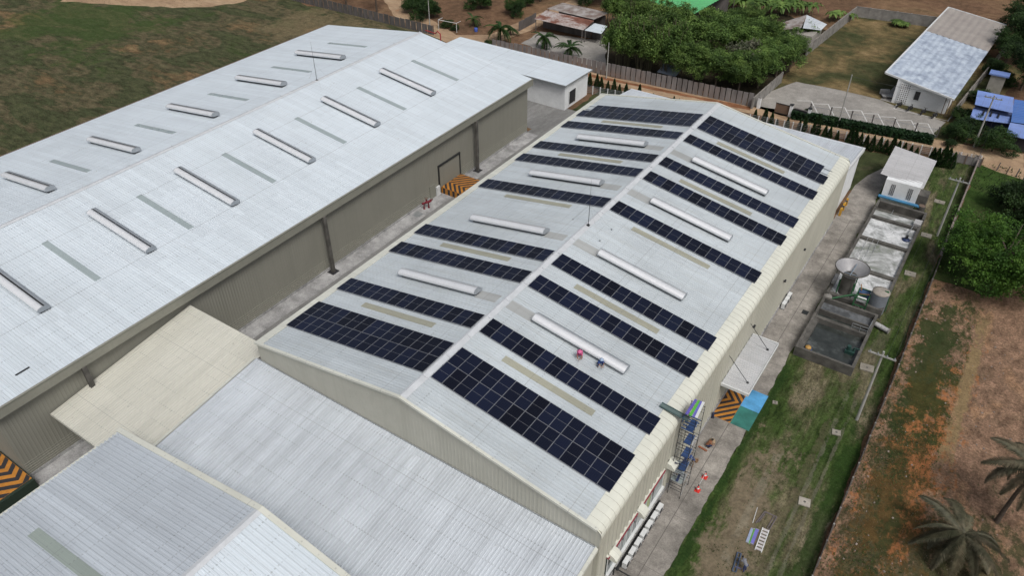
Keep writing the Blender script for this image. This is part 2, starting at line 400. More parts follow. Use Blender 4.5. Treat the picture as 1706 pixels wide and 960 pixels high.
mb.build('wall_lamp',M['dark'],B)
# side door canopy on two tie rods
mb=MB(); ribsheet(mb,lambda u,y,n:Vector((18.85+u,y,3.95-.04*u+n)),0,2.75,25.9,34.6,.3,.05); cn=mb.build('door_canopy',sheet('canopy_sheet',(.50,.51,.52),'x',.4,.5,(.33,.32,.31)),B)
mb=MB(); mb.box((18.85,25.78,3.72),(21.66,25.89,4.06)); mb.box((18.85,34.61,3.72),(21.66,34.72,4.06)); mb.box((21.6,25.89,3.70),(21.68,34.61,3.96)); mb.build('edge_trim',M['whitemetal'],cn)
for y in (27.4,33.2):
    mb=MB(); mb.tube((18.82,y-.6,6.9),(21.0,y,3.95),.03,n=6); mb.obox((21.0,y,3.95),(.2,.2,.12)); mb.build('tie_rod',M['dark'],cn)

# ---------------------------------------------------------------- solar arrays
t=NT('solar_cells'); q=t.xyz(t.pos(obj=True))
def lines(o,period,w):
    f=t.math('FRACT',t.math('DIVIDE',o,period)); return t.math('LESS_THAN',t.math('ABSOLUTE',t.math('SUBTRACT',f,.5)),w)
cellx=lines(t.math('ADD',q[0],.092),.1815,.018); celly=lines(q[1],.0905,.03)
ln=t.math('MAXIMUM',cellx,t.math('MULTIPLY',celly,.6))
oi=t.n('ShaderNodeObjectInfo').outputs['Random']
cc=t.mix(oi,(.004,.0048,.010),(.009,.013,.032))
t.col(t.mix(t.math('MULTIPLY',ln,.8),cc,(.035,.04,.055)))
M['cell']=t.fin(.16,0,.17)
M['pframe']=plain('panel_frame_silver',(.32,.33,.35),.35,.5,.05)
PW,PL,PP=1.134,2.166,1.154
def panel_mesh():
    mb=MB(); f=.02
    mb.box((0,0,0),(PW,PL,.035),0)
    xs=[f,PW-f]
    for ya,yb in ((f,PL/2-.009),(PL/2+.009,PL-f)):
        mb.add([(xs[0],ya,.0365),(xs[1],ya,.0365),(xs[1],yb,.0365),(xs[0],yb,.0365)],[(0,1,2,3)],1)
    return mb
pm=panel_mesh().build('solar_panel',[M['pframe'],M['cell']]); PMESH=pm.data; bpy.data.objects.remove(pm)
def solar_array(sl,s0,y,rows,label,short_last=False):
    root=empty('solar_array',sl.P(s0,y,0),label,'solar panels','solar arrays on the warehouse roof')
    ry=ANG if sl.side>0 else -ANG
    root.rotation_euler=(0,ry,0)
    for r in range(rows):
        for i in range(15):
            if short_last and r==1 and i==14: continue
            o=bpy.data.objects.new('solar_panel',PMESH); COL.objects.link(o); o.parent=root
            x=i*PP if sl.side>0 else -(i*PP+PW)
            o.location=(x,r*(PL+.024),.105)
    L=15*PP
    for r in range(rows):
        for f in (.22,.78):
            mb=MB(); yy=r*(PL+.024)+f*PL
            mb.box((-.1 if sl.side>0 else -L,yy-.02,.03),(L if sl.side>0 else .1,yy+.02,.1))
            for k in range(0,16,2):
                xx=(k*PP-.01)*sl.side; mb.box((xx-.03,yy-.05,.012),(xx+.03,yy+.05,.03))
            o=mb.build('mounting_rail',M['pframe']); o.parent=root
    mb=MB(); mb.box((0 if sl.side>0 else -L,-.012,.06),(L if sl.side>0 else 0,-.004,.13)); o=mb.build('edge_strip',M['pframe']); o.parent=root
    return root
YR=[3.88,10.76,18.73,22.98,35.23,43.33,47.57,54.82,59.15]; YL=[3.84,10.65,18.64,22.89,35.12,43.15,47.37,54.66,58.91]
WH=['two-row panel block nearest the camera','single panel row just behind the nearest skylight','nearer single row of the second pair','farther single row of the second pair','single panel row alone beside the middle skylight',
    'nearer single row of the third pair','farther single row of the third pair','single row just in front of the far two-row block','two-row panel block at the far gable, one panel short at the eave']
for i in range(9):
    n=2 if i in (0,8) else 1
    solar_array(BR,.647,YR[i],n,WH[i]+', right roof slope',i==8)
    solar_array(BL,.157,YL[i],n,WH[i]+', left roof slope',i==8)

# ================================================================== left warehouse
ANA=math.atan(.1345)
A=empty('warehouse',(-52.7,25,0),'long white roofed warehouse with olive grey walls on the left','warehouse')
AR=Slope(-52.7,12.25,ANA,1); AL=Slope(-52.7,12.25,ANA,-1)
AY0,AY1=-18.0,67.9
mb=MB(); ribsheet(mb,AR.P,0,22.45/AR.c,AY0,AY1,.30,.025); ra=mb.build('roof',M['roofA'],A)
mb=MB(); ribsheet(mb,AL.P,0,22.1/AL.c,AY0,AY1,.30,.025); rl=mb.build('roof',M['roofA'],A)
for y in (-2.1,9.4,21.7,34.1,46.43,58.95):
    mb=MB(); skystrip(mb,AR,5.5,14.5,y,.36); mb.build('skylight',M['skylightA'],ra)
    mb=MB(); skystrip(mb,AL,4.2,13.0,y,.36); mb.build('skylight',M['skylightA'],rl)
for y in (-8.0,4.0,15.4,27.7,40.05,52.4):
    ventilator(AR,4.95,14.85,y,A,'A')
    if y>-9: ventilator(AL,3.0,13.4,y,A,'A')
mb=MB(); y=AY0; k=0
while y<AY1-.1:
    ye=min(y+6.1,AY1); e=.004*(k%2)
    mb.add([AL.P(.35,y,.045+e),AR.P(.0,y,.085+e),AR.P(.35,y,.045+e),AL.P(.35,ye,.045+e),AR.P(.0,ye,.085+e),AR.P(.35,ye,.045+e)],[(0,1,4,3),(1,2,5,4)])
    bar(mb,AR.P,-.3,.3,ye-.12,ye-.04,.07,.12); y=ye; k+=1
mb.build('ridge_cap',M['capwhite'],A)
mb=MB(); mb.box((-30.26,AY0,8.25),(-30.14,AY1,9.27)); mb.box((-30.94,AY0,8.25),(-30.26,AY1,8.32)); mb.box((-30.30,AY0,9.275),(-30.06,AY1,9.33)); mb.build('eave_fascia',M['fascia'],A)
mb=MB(); mb.box((-75.25,AY0,8.98),(-74.75,AY1,9.2)); mb.build('gutter',M['brownrust'],A)
ztA=lambda x:12.25-abs(x+52.7)*.1345-.03
mb=MB(); wallribs(mb,'x',-30.95,1,-17.6,67.5,0.35,8.9,.35,.014); wa=mb.build('wall',M['olive'],A)
mb=MB(); mb.box((-31.1,-17.6,0),(-30.88,67.5,.34)); mb.build('plinth',M['conclight'],A)
mb=MB(); wallribs(mb,'y',-17.6,-1,-74.5,-30.95,0,0,.27,.03,ztA); mb.build('wall',M['olive'],A)
mb=MB(); wallribs(mb,'y',67.5,1,-74.5,-30.95,0,0,.27,.03,ztA); mb.build('wall',M['olive'],A)
mb=MB(); mb.box((-74.6,-17.6,0),(-74.5,67.5,9.1)); mb.build('wall',M['olive'],A)
for z in (.55,.83,1.11,1.39,1.67):
    mb=MB()
    for ya,yb in ((-17.5,43.9),(49.4,67.4)): mb.box((-30.935,ya,z),(-30.90,yb,z+.04))
    mb.build('wall_rail',M['rail'],A)
mb=MB(); mb.box((-31.0,44.25,.0),(-30.87,49.0,4.3)); dr=mb.build('roller_door',M['olive'],A)
mb=MB(); mb.box((-30.95,44.05,0),(-30.78,44.25,4.5)); mb.box((-30.95,49.0,0),(-30.78,49.2,4.5)); mb.box((-30.95,44.25,4.3),(-30.72,49.0,4.5)); mb.build('door_frame',M['dark'],dr)
mb=MB(); mb.box((-30.9,41.9,.05),(-30.8,43.1,2.1)); d2=mb.build('side_door',M['fascia'],A)
mb=MB(); mb.box((-30.8,43.2,.05),(-30.55,43.9,1.5)); mb.build('cabinet',M['whitemetal'],A)
for y in (-9.6,21.55,52.55):
    mb=MB(); mb.box((-30.36,y-.22,0.06),(-30.0,y+.22,8.25)); c=mb.build('downpipe',M['concdark'],A)
    mb=MB(); mb.box((-30.75,y-.55,.01),(-29.65,y+.55,.06)); mb.build('drain_plate',M['black'],c)
mb=MB(); bar(mb,AR.P,20.05/AR.c,20.2/AR.c,-14.2,-12.9,.02,.08)
mb.build('loose_flashing',M['dark'],A)

# ================================================================== connecting hall, near hall, link canopy, rear annex
Dh=empty('hall',(0,-6,0),'connecting hall with grey ribbed roof sloping from the solar gable to the near hall','hall')
zD=lambda y:7.5+.121*(y-.7)
mb=MB(); ribsheet(mb,lambda u,x,n:Vector((x,u,zD(u)+n)),-13.3,.69,-18.5,18.55,.31,.042); mb.build('roof',M['roofD'],Dh)
mb=MB(); mb.add([(-18.85,-13.3,zD(-13.3)+.02),(-18.5,-13.3,zD(-13.3)+.10),(-18.5,.6,zD(.6)+.10),(-18.85,.6,zD(.6)+.02)],[(0,1,2,3)]); mb.build('edge_trim',M['creamtrim'],Dh)
mb=MB(); mb.add([(18.45,-13.3,zD(-13.3)+.07),(18.72,-13.3,zD(-13.3)+.07),(18.72,.6,zD(.6)+.07),(18.45,.6,zD(.6)+.07)],[(0,1,2,3)])
mb.add([(18.72,-13.3,zD(-13.3)-.3),(18.72,.6,zD(.6)-.3),(18.72,.6,zD(.6)+.07),(18.72,-13.3,zD(-13.3)+.07)],[(0,1,2,3)])
mb.build('edge_trim',M['creamtrim'],Dh)
mb=MB(); mb.add([(18.4,-13.2,0),(18.4,.6,0),(18.4,.6,zD(.6)-.05),(18.4,-13.2,zD(-13.2)-.05)],[(0,1,2,3)]); mb.add([(-18.4,.6,0),(-18.4,-13.2,0),(-18.4,-13.2,zD(-13.2)-.05),(-18.4,.6,zD(.6)-.05)],[(0,1,2,3)]); mb.build('wall',M['cream'],Dh)
mb=MB(); mb.box((-18.3,.60,zD(.6)-.02),(18.4,.69,zD(.6)+.10)); mb.build('flashing',M['galv'],Dh)

E=empty('hall',(0,-35,0),'near hall with grey banded roof at the bottom left','hall')
EX=-.85; ER=Slope(EX,13.12,ANG,1); EL=Slope(EX,13.12,ANG,-1); EY0,EY1=-58,-13.3
mb=MB(); ribsheet(mb,EL.P,0,17.7/EL.c,EY0,EY1,.36,.035); el=mb.build('roof',M['roofE'],E)
mb=MB(); ribsheet(mb,ER.P,0,17.9/ER.c,EY0,EY1,.36,.035); mb.build('roof',M['roofA'],E)
mb=MB(); skystrip(mb,EL,4.0,13.6,-22.55,.42,.045); mb.build('skylight',sheet('green_grey_strip',(.31,.36,.33),'x',.2,.4,(.27,.31,.28),pit=0),el)
mb=MB(); mb.add([EL.P(.3,EY0,.05),ER.P(0,EY0,.09),ER.P(.35,EY0,.05),EL.P(.3,EY1,.05),ER.P(0,EY1,.09),ER.P(.35,EY1,.05)],[(0,1,4,3),(1,2,5,4)]); mb.build('ridge_cap',M['capwhite'],E)
mb=MB()
for S in (ER,EL):
    u=0;i=0
    while u<17.7:
        v=min(u+3.9,17.9/S.c); bar(mb,S.P,u+(0 if u==0 else .012),v,EY1-.02,EY1+.42,-.35,.10+.005*(i%2)); u=v;i+=1
mb.build('gable_coping',M['creamtrim'],E)
mb=MB(); mb.add([(-18.3,EY1,0),(16.6,EY1,0),(16.6,EY1,10),(EX,EY1,13.0),(-18.3,EY1,10)],[(0,1,2,3,4)]); mb.box((-18.3,EY0,0),(-18.2,EY1,9.9)); mb.box((16.6,EY0,0),(16.7,EY1,9.9)); mb.add([(-18.3,EY0,0),(16.6,EY0,0),(16.6,EY0,10),(EX,EY0,13.0),(-18.3,EY0,10)],[(0,1,2,3,4)]); mb.build('wall',M['cream'],E)
mb=MB(); bar(mb,EL.P,17.6/EL.c,17.8/EL.c,EY0,EY1,-.18,.02); mb.build('gutter',M['creamtrim'],E)

Cn=empty('canopy',(-24.7,-5.6,0),'cream sheet canopy bridging the alley between the two warehouses','canopy')
zC=lambda y:7.28-.1262*(2.48-y)
mb=MB(); ribsheet(mb,lambda u,x,n:Vector((x,u,zC(u)+n)),-13.7,2.45,-30.75,-18.75,.30,.03); cr=mb.build('roof',M['roofC'],Cn)
mb=MB()
mb.add([(-30.75,-13.72,zC(-13.72)-.25),(-18.75,-13.72,zC(-13.72)-.25),(-18.75,-13.72,zC(-13.72)+.03),(-30.75,-13.72,zC(-13.72)+.03)],[(0,1,2,3)])
mb.add([(-30.75,2.47,zC(2.47)-.25),(-18.0,2.47,zC(2.47)-.25),(-18.0,2.47,zC(2.47)+.03),(-30.75,2.47,zC(2.47)+.03)],[(3,2,1,0)])
mb.build('edge_trim',M['creamtrim'],Cn)
for y in (-13.4,-8.0,-2.6,2.2):
    mb=MB(); mb.box((-30.8,y-.08,zC(y)-.35),(-18.5,y+.08,zC(y)-.05)); mb.build('beam',M['dark'],Cn)
for y in (-13.4,2.2):
    mb=MB(); mb.box((-19.2,y-.12,0),(-18.95,y+.12,zC(y)-.35)); mb.build('post',M['dark'],Cn)

F=empty('annex',(0,74,0),'low lean-to annex behind the far gable of the solar warehouse','annex')
zF=lambda y:7.6-.12*(y-67.8)
mb=MB(); ribsheet(mb,lambda u,x,n:Vector((x,u,zF(u)+n)),67.85,79.6,-18.6,18.6,.3,.03); mb.build('roof',M['roofD'],F)
mb=MB(); mb.add([(18.6,67.85,zF(67.85)-.45),(18.6,79.7,zF(79.7)-.45),(18.6,79.7,zF(79.7)+.08),(18.6,67.85,zF(67.85)+.08)],[(0,1,2,3)]); mb.add([(18.35,67.85,zF(67.85)+.075),(18.6,67.85,zF(67.85)+.08),(18.6,79.7,zF(79.7)+.08),(18.35,79.7,zF(79.7)+.075)],[(0,1,2,3)]); mb.box((-18.6,79.6,zF(79.6)-.3),(18.6,79.72,zF(79.6)+.05)); mb.build('edge_trim',M['whitemetal'],F)
mb=MB(); mb.add([(18.3,67.85,0),(18.3,78.8,0),(18.3,78.8,zF(78.8)-.1),(18.3,67.85,zF(67.85)-.1)],[(0,1,2,3)]); mb.add([(18.3,78.8,0),(-18.2,78.8,0),(-18.2,78.8,zF(78.8)-.1),(18.3,78.8,zF(78.8)-.1)],[(0,1,2,3)]); mb.add([(-18.2,78.8,0),(-18.2,67.85,0),(-18.2,67.85,zF(67.85)-.1),(-18.2,78.8,zF(78.8)-.1)],[(0,1,2,3)]); mb.build('wall',M['white'],F)

W=empty('annex',(-43,81,0),'white rendered lean-to building behind the left warehouse','annex')
zW=lambda y:4.75-.03*(y-80)
mb=MB(); ribsheet(mb,lambda u,x,n:Vector((x,u,zW(u)+n)),77.4,86.8,-59.0,-29.7,.3,.03); mb.build('roof',M['roofA'],W)
mb=MB(); mb.box((-59,77.3,zW(77.3)-.22),(-29.6,77.4,zW(77.3)+.05)); mb.add([(-29.62,77.4,zW(77.4)-.2),(-29.62,86.8,zW(86.8)-.2),(-29.62,86.8,zW(86.8)+.05),(-29.62,77.4,zW(77.4)+.05)],[(0,1,2,3)]); mb.build('edge_trim',M['galv'],W)
mb=MB(); mb.box((-58.5,78.1,0),(-30.1,86,4.5)); mb.build('wall',M['white'],W)
mb=MB(); mb.box((-30.09,79.4,.6),(-30.0,81.6,2.9)); w_=mb.build('doorway',M['black'],W)
mb=MB(); mb.box((-30.06,79.3,.5),(-29.95,79.42,3.0)); mb.box((-30.06,81.58,.5),(-29.95,81.7,3.0)); mb.build('door_frame',M['whitemetal'],w_)
# ================================================================== ground
DG=(.030,.040,.016); BR_=(.085,.058,.034); OL=(.048,.048,.026); TAN=(.22,.165,.085); SOIL=(.19,.115,.072); ORA=(.34,.145,.06)
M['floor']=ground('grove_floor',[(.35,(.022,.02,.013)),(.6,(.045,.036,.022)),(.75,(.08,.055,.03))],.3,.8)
M['base']=ground('dry_earth',[(.3,(.10,.065,.04)),(.45,(.15,.09,.055)),(.6,(.19,.12,.07)),(.75,(.09,.08,.04))],.05,.8)
M['field']=ground('rough_field',[(.32,(.044,.064,.022)),(.41,(.070,.074,.038)),(.47,(.046,.055,.026)),(.53,(.11,.092,.054)),(.58,(.060,.062,.033)),(.65,(.16,.108,.058)),(.74,TAN)],.10,.25,(.5,1.5),(.55,1.25,1),mid=.62,ms=.7,
    patch=[((.045,.085,.02),-165,-118,38,80,.55,.12),((.21,.165,.095),-114,-82,74,95,.55,.16)])
M['lawn']=ground('lawn_grass',[(.33,(.024,.044,.011)),(.44,(.042,.068,.018)),(.52,(.062,.080,.030)),(.58,(.11,.10,.058)),(.68,(.19,.165,.11))],.22,.35,(.45,1.55),(1.5,.42,1),mid=.72,ms=1.2,
    patch=[((.19,.155,.105),23.4,28.6,-4,27,.95,.42),((.24,.215,.16),25.6,26.5,8,26,.6,.8),((.022,.05,.012),22.4,23.5,-6,60,.8,.5),((.17,.16,.12),29.2,29.7,-4,40,.5,.7),((.17,.16,.12),30.2,30.6,-4,38,.45,.7),((.12,.10,.065),28.4,29.4,0,40,.45,.5),((.025,.055,.012),30.9,32.6,2,38,.8,.4),((.13,.115,.08),29.0,31.4,38,52,.5,.4)])
M['backlawn']=ground('green_brown_lawn',[(.35,(.035,.045,.02)),(.55,(.055,.065,.028)),(.72,(.10,.09,.055))],.2,.5,(.7,1.3))  # grass of a dark green-brown colour
M['soil']=ground('orange_soil_field',[(.28,(.09,.085,.045)),(.37,(.22,.145,.095)),(.46,(.31,.195,.13)),(.54,(.245,.158,.105)),(.62,(.37,.225,.135)),(.70,(.15,.115,.065)),(.78,(.05,.07,.025))],.24,.35,(.4,1.6),(1,.55,1),bs=1,mid=.62,ms=1.0,
    patch=[((.44,.185,.075),33.2,40.5,8,50,1.0,.6),((.035,.06,.018),32.2,39.4,28,62,.9,.55),((.035,.055,.02),32.6,38.5,4,40,.75,.7),((.33,.24,.125),38.7,40.3,30,58,.95,.5),((.045,.065,.025),34,50,2,30,.75,.8)])
M['grassR']=ground('boundary_grass',[(.3,(.022,.045,.010)),(.5,(.04,.075,.017)),(.7,(.075,.085,.035))],.2,.6,(.65,1.3))
M['dirtroad']=ground('dirt_road',[(.3,(.27,.185,.12)),(.5,(.38,.265,.17)),(.7,(.44,.33,.22))],.14,.5,(.85,1.12),(1,2,1),mid=.22,patch=[((.40,.16,.065),-90,-76,100,135,.7,.15),((.36,.15,.065),-66,-56,86,96,.6,.2)])
M['redsoil']=ground('red_soil_verge',[(.3,(.16,.075,.04)),(.6,(.25,.115,.06)),(.8,(.18,.12,.07))],.3,.5)
M['yardgrass']=ground('worn_yard_grass',[(.3,(.035,.05,.018)),(.45,(.07,.07,.032)),(.56,(.15,.115,.055)),(.68,(.24,.175,.09))],.085,.7,(.7,1.25),(1,1.2,1))
M['yardconc']=ground('yard_concrete',[(.35,(.25,.238,.22)),(.65,(.34,.325,.30))],.12,.5,(.86,1.1),fs=1.2,mid=.2,bs=.15)
M['wetconc']=ground('damp_alley_concrete',[(.3,(.15,.15,.143)),(.5,(.21,.21,.205)),(.7,(.26,.26,.255))],.18,.6,(.82,1.12),(1.4,.35,1),fs=1.5,mid=.25,bs=.15,rough=.6)
M['joint']=plain('expansion_joint',(.12,.11,.10),.95)
M['linewhite']=plain('road_paint',(.62,.62,.60),.7,var=.15)

def rect(x0,x1,y0,y1): return [(x0,y0),(x1,y0),(x1,y1),(x0,y1)]
solidpoly(rect(-1500,1500,-1500,1500),-.02,'ground',M['base'])
solidpoly([(-400,-200),(-74,-200),(-74,70),(-68,78),(-68,94),(-100,97),(-108,93),(-125,100),(-150,105),(-400,140)],.002,'field',M['field'],.8,3,1)
solidpoly(rect(22.55,32.55,-40,80)[:2]+[(32.5,99.4),(24,93),(22,90),(22.3,78),(22.5,72)],.0185,'lawn',M['lawn'],.16,.5,2)
solidpoly([at(*p)[:2] for p in [(100,2),(200,8),(300,12),(352,11),(400,4),(420,-6),(300,-14),(120,-10)]],.008,'sandy_track',M['dirtroad'],.5,1.5,21)
solidpoly([(-29,78),(18.5,78),(22,86),(24,93),(10,91.2),(-5,90.5),(-29,90)],.006,'back_lawn',M['backlawn'],.3,1.2,3)
solidpoly([(32.62,-40),(120,-40),(120,72),(44,70),(39.5,62),(32.62,62)],.004,'soil_field',M['soil'],.3,1.2,4)
solidpoly([(32.62,62),(39.5,62),(44,70),(120,72),(120,93),(38,97),(32.62,99)],.0045,'grass_field',M['grassR'],.3,1.2,5)
# roads
roadp=[at(*p)[:2] for p in [(1706,300),(1640,277),(1580,250),(1400,222),(1256,190),(1120,163),(1000,137),(880,108),(815,92),(770,84),(735,66),(700,52),(655,25),(640,0),(585,-30),(560,-60),(690,-60),(690,0),(715,30),(760,58),(815,58),(850,42),(940,5),(1010,-25),(1040,-20),(960,12),(885,50),(830,70),(822,82),(900,97),(1010,126),(1130,150),(1262,176),(1420,206),(1580,236),(1650,248),(1706,256)]]
solidpoly(roadp,.010,'dirt_road',M['dirtroad'],.25,1.5,6)
solidpoly([at(*p)[:2] for p in [(905,111),(1000,131),(1120,156),(1250,184),(1250,178),(1120,152),(1000,127),(905,106)]],.016,'road_verge',M['redsoil'],.2,1.0,7)
solidpoly([at(*p)[:2] for p in [(868,72),(945,98),(1010,118),(1060,95),(1040,70),(960,62),(900,52)]],.006,'sandy_yard',M['yardconc'],.3,1.2,8)
solidpoly([at(*p)[:2] for p in [(1250,185),(1300,133),(1346,85),(1424,25),(1560,45),(1706,120),(1600,245),(1400,212)]],.004,'yard_grass',M['yardgrass'],.2,1.5,9)
solidpoly([at(*p)[:2] for p in [(1258,178),(1268,158),(1327,136),(1400,150),(1466,166),(1500,180),(1576,203),(1540,237),(1400,212),(1300,192)]],.010,'yard_pavement',M['yardconc'],.1,1.5,10)
solidpoly([at(*p)[:2] for p in [(1466,166),(1500,135),(1512,140),(1490,172)]],.014,'yard_path',M['yardconc'])
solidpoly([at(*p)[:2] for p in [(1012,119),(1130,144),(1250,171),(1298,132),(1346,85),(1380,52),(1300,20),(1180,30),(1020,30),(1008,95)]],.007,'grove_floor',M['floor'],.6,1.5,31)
# pavements
solidpoly(rect(18.7,22.62,-40,70)+[],.012,'pavement',M['conc'],.0)
solidpoly([(18.7,70.004),(22.62,70.004),(22.6,86),(21.2,88.5),(19.5,84),(18.7,80)],.012,'pavement',M['conc'])
jm=MB()
jm.add([(20.66,-40,.0165),(20.72,-40,.0165),(20.72,70,.0165),(20.66,70,.0165)],[(0,1,2,3)])
for y in range(-36,84,6): jm.add([(18.7,y,.0168),(22.6,y,.0168),(22.6,y+.03,.0168),(18.7,y+.03,.0168)],[(0,1,2,3)])
jm.build('pavement_joints',M['joint'],kind='structure')
solidpoly(rect(-31,-17.9,-60,69),.008,'alley_pavement',M['wetconc'])
solidpoly(rect(-30.9,-28.75,-17.6,67.6),.016,'apron',M['conclight'],.05,1.5,11)
solidpoly(rect(-50,-17.9,69.004,79)+[],.008,'rear_pavement',M['wetconc'])
solidpoly([(-60,-60),(-31.004,-60),(-31.004,-17.5),(-60,-17.5)],.006,'front_pavement',M['wetconc'])
for x0,x1,mt,nm in ((-27.0,-26.62,'gutterdark','drain_channel'),(-26.62,-25.6,'concdark','drain_shoulder')):
    solidpoly(rect(x0,x1,-60,69),.014,nm,M[mt])
# painted loading zone on the right
def patch(poly,z,name,mat): return solidpoly(poly,z,name,mat)
dx0,dx1,dx2,dy0,dy1,dy2=18.88,20.75,22.7,25.15,28.0,30.9
patch(rect(dx1,dx2,dy0,dy1),.020,'green_floor_marking',M['green']); patch(rect(dx1,dx2,dy1+.01,dy2),.020,'blue_floor_marking',M['blue'])
patch(rect(dx0,dx1-.01,dy0,dy2),.020,'hazard_floor_marking',M['orange'])
def hazard(x0,x1,y0,y1,z,xc,name,parent=None,bw=.55,flip=1):
    """black chevrons on an orange rectangle, clipped to it; apex at y=xc"""
    mb=MB(); mid=xc
    for k in range(-14,30):
        a=x0+k*2*bw
        for sgn in (1,-1):
            # band: sgn*(y-mid)*.55*... + x  in [a,a+bw]
            ys=(mid,y1) if sgn>0 else (y0,mid)
            poly=[]
            def X(y,o): return o-abs(y-mid)*.9*flip
            pts=[(X(ys[0],a),ys[0]),(X(ys[0],a+bw),ys[0]),(X(ys[1],a+bw),ys[1]),(X(ys[1],a),ys[1])]
            # clip to x0..x1
            def clip(P,c,keep_gt):
                out=[]
                for i in range(len(P)):
                    p,q=P[i],P[(i+1)%len(P)]; ip=(p[0]>=c)==keep_gt; iq=(q[0]>=c)==keep_gt
                    if ip: out.append(p)
                    if ip!=iq:
                        t_=(c-p[0])/(q[0]-p[0]); out.append((c,p[1]+t_*(q[1]-p[1])))
                return out
            P=clip(pts,x0,True)
            if len(P)>2: P=clip(P,x1,False)
            if len(P)>2:
                P=[(p[0],p[1],z) for p in P]
                ar=sum(P[i][0]*P[(i+1)%len(P)][1]-P[(i+1)%len(P)][0]*P[i][1] for i in range(len(P)))
                if ar<0: P=P[::-1]
                mb.add(P,[tuple(range(len(P)))])
    return mb
o=hazard(dx0+.02,dx1-.03,dy0+.03,dy2-.03,.0245,28.3,'x',bw=.40).build('hazard_stripes',M['black'],kind='structure')
# parking lines in the far yard
mb=MB()
def line(p,q,w,z):
    p=Vector(p);q=Vector(q);d=(q-p).normalized();n=Vector((-d.y,d.x))*w/2
    mb.add([(p.x-n.x,p.y-n.y,z),(q.x-n.x,q.y-n.y,z),(q.x+n.x,q.y+n.y,z),(p.x+n.x,p.y+n.y,z)],[(0,1,2,3)])
pk=[]
for i in range(8):
    a=Vector((1352,168)).lerp(Vector((1546,206)),i/7)
    p=at(a.x,a.y)[:]; q=at(a.x+9.5+i*.35,a.y+19.5+i*.4); s_=at(a.x-24,a.y-.5-(.3*i if i<3 else .5))
    line(p[:2],q[:2],.16,.0165); line(s_[:2],p[:2],.16,.0165)
for i in range(5):
    p=at(1489+i*22.5,181+i*5.2); q=at(1494+i*22.5,174+i*5.2); line(p[:2],q[:2],.12,.0167)
p=at(1489,181.2); q=at(1580,201.5); line(p[:2],q[:2],.12,.0169)
mb.build('parking_lines',M['linewhite'],kind='structure')

# ================================================================== loading docks by the left warehouse
dk=empty('loading_ramp',(-28.5,44,0),'orange and black striped ramp at the roller door in the alley','ramp')
mb=MB(); mb.box((-30.7,44.3,.0),(-27.2,49.0,1.0)); mb.build('ramp_body',M['orange'],dk)
hazard(-30.68,-27.22,44.32,48.98,1.004,46.0,'',bw=.42,flip=-1).build('stripes',M['black'],dk)
mb=MB()
for k in range(4):
    mb.add([(-30.4+k*.85,44.297,.05),(-30.0+k*.85,44.297,.05),(-30.0+k*.85,44.297,.98),(-30.4+k*.85,44.297,.98)],[(0,1,2,3)])
mb.build('side_stripes',M['black'],dk)
dk=empty('loading_dock',(-32,-19.5,0),'orange and black striped dock with dark green sides at the warehouse corner','loading dock')
mb=MB(); mb.box((-37,-22.6,0),(-29.15,-17.75,1.12)); mb.build('dock_body',plain('dark_green_paint',(.018,.035,.022),.6),dk)
mb=MB(); mb.add([(-36.9,-22.5,1.125),(-29.5,-22.5,1.125),(-29.5,-17.8,1.125),(-36.9,-17.8,1.125)],[(0,1,2,3)]); mb.build('dock_deck',M['orange'],dk)
hazard(-36.88,-29.52,-22.48,-17.82,1.130,-18.6,'',bw=.6,flip=1).build('stripes',M['black'],dk)

# ================================================================== water treatment tanks
tk=empty('settling_tank',(25.9,44,0),'dark water concrete settling tank nearest the camera on the grass','tank')
def ringwall(mb,x0,x1,y0,y1,z1,w): mb.box((x0,y0,0),(x1,y0+w,z1)); mb.box((x0,y1-w,0),(x1,y1,z1)); mb.box((x0,y0+w,0),(x0+w,y1-w,z1)); mb.box((x1-w,y0+w,0),(x1,y1-w,z1))
M['waterdark']=None
t=NT('dark_green_water'); n=t.noise(t.pos(),.7,5,.6); t.col(t.ramp(n,[(.35,(.026,.030,.028)),(.55,(.042,.048,.045)),(.7,(.10,.108,.106))])); M['waterdark']=t.fin(.12,0,.5)
t=NT('aerated_foam_water'); p=t.pos(); n=t.noise(p,.6,9,.75,.7); n2=t.noise(p,2.5,6,.7,.8)
c=t.ramp(n,[(.34,(.17,.185,.17)),(.43,(.36,.37,.37)),(.50,(.62,.64,.65)),(.62,(.80,.81,.82))]); c=t.mix(t.ramp(n2,[(.4,.35),(.65,0.0)]),c,(.22,.23,.22)); t.col(c); M['foam']=t.fin(.5,0,.4,bump=n2,bs=.4)
t=NT('thin_foam_water'); p=t.pos(); n=t.noise(p,.42,9,.74,.7); c=t.ramp(n,[(.36,(.17,.19,.15)),(.48,(.30,.31,.30)),(.57,(.52,.53,.53)),(.66,(.75,.76,.77))]); t.col(c); M['foam2']=t.fin(.35,0,.4)
X0,X1=22.75,29.0
mb=MB(); ringwall(mb,X0,X1,38.6,49.2,1.25,.28); mb.box((X0+.28,45.0,0),(X1-.28,45.5,1.1)); mb.box((X0+.28,46.9,0),(X1-.28,47.1,.95)); mb.box((X0+.28,47.1,0),(X1-.28,48.92,.55)); mb.box((X0+.28,38.88,0),(X0+.75,45,1.0)); mb.build('tank_wall',M['concdark'],tk)
mb=MB(); mb.add([(X0+.28,38.88,.45),(X1-.28,38.88,.45),(X1-.28,45,.45),(X0+.28,45,.45)],[(0,1,2,3)]); mb.build('water',M['waterdark'],tk)
mb=MB(); mb.add([(X0+.28,45.5,.3),(X1-.28,45.5,.3),(X1-.28,46.9,.3),(X0+.28,46.9,.3)],[(0,1,2,3)]); mb.build('water',M['waterdark'],tk)
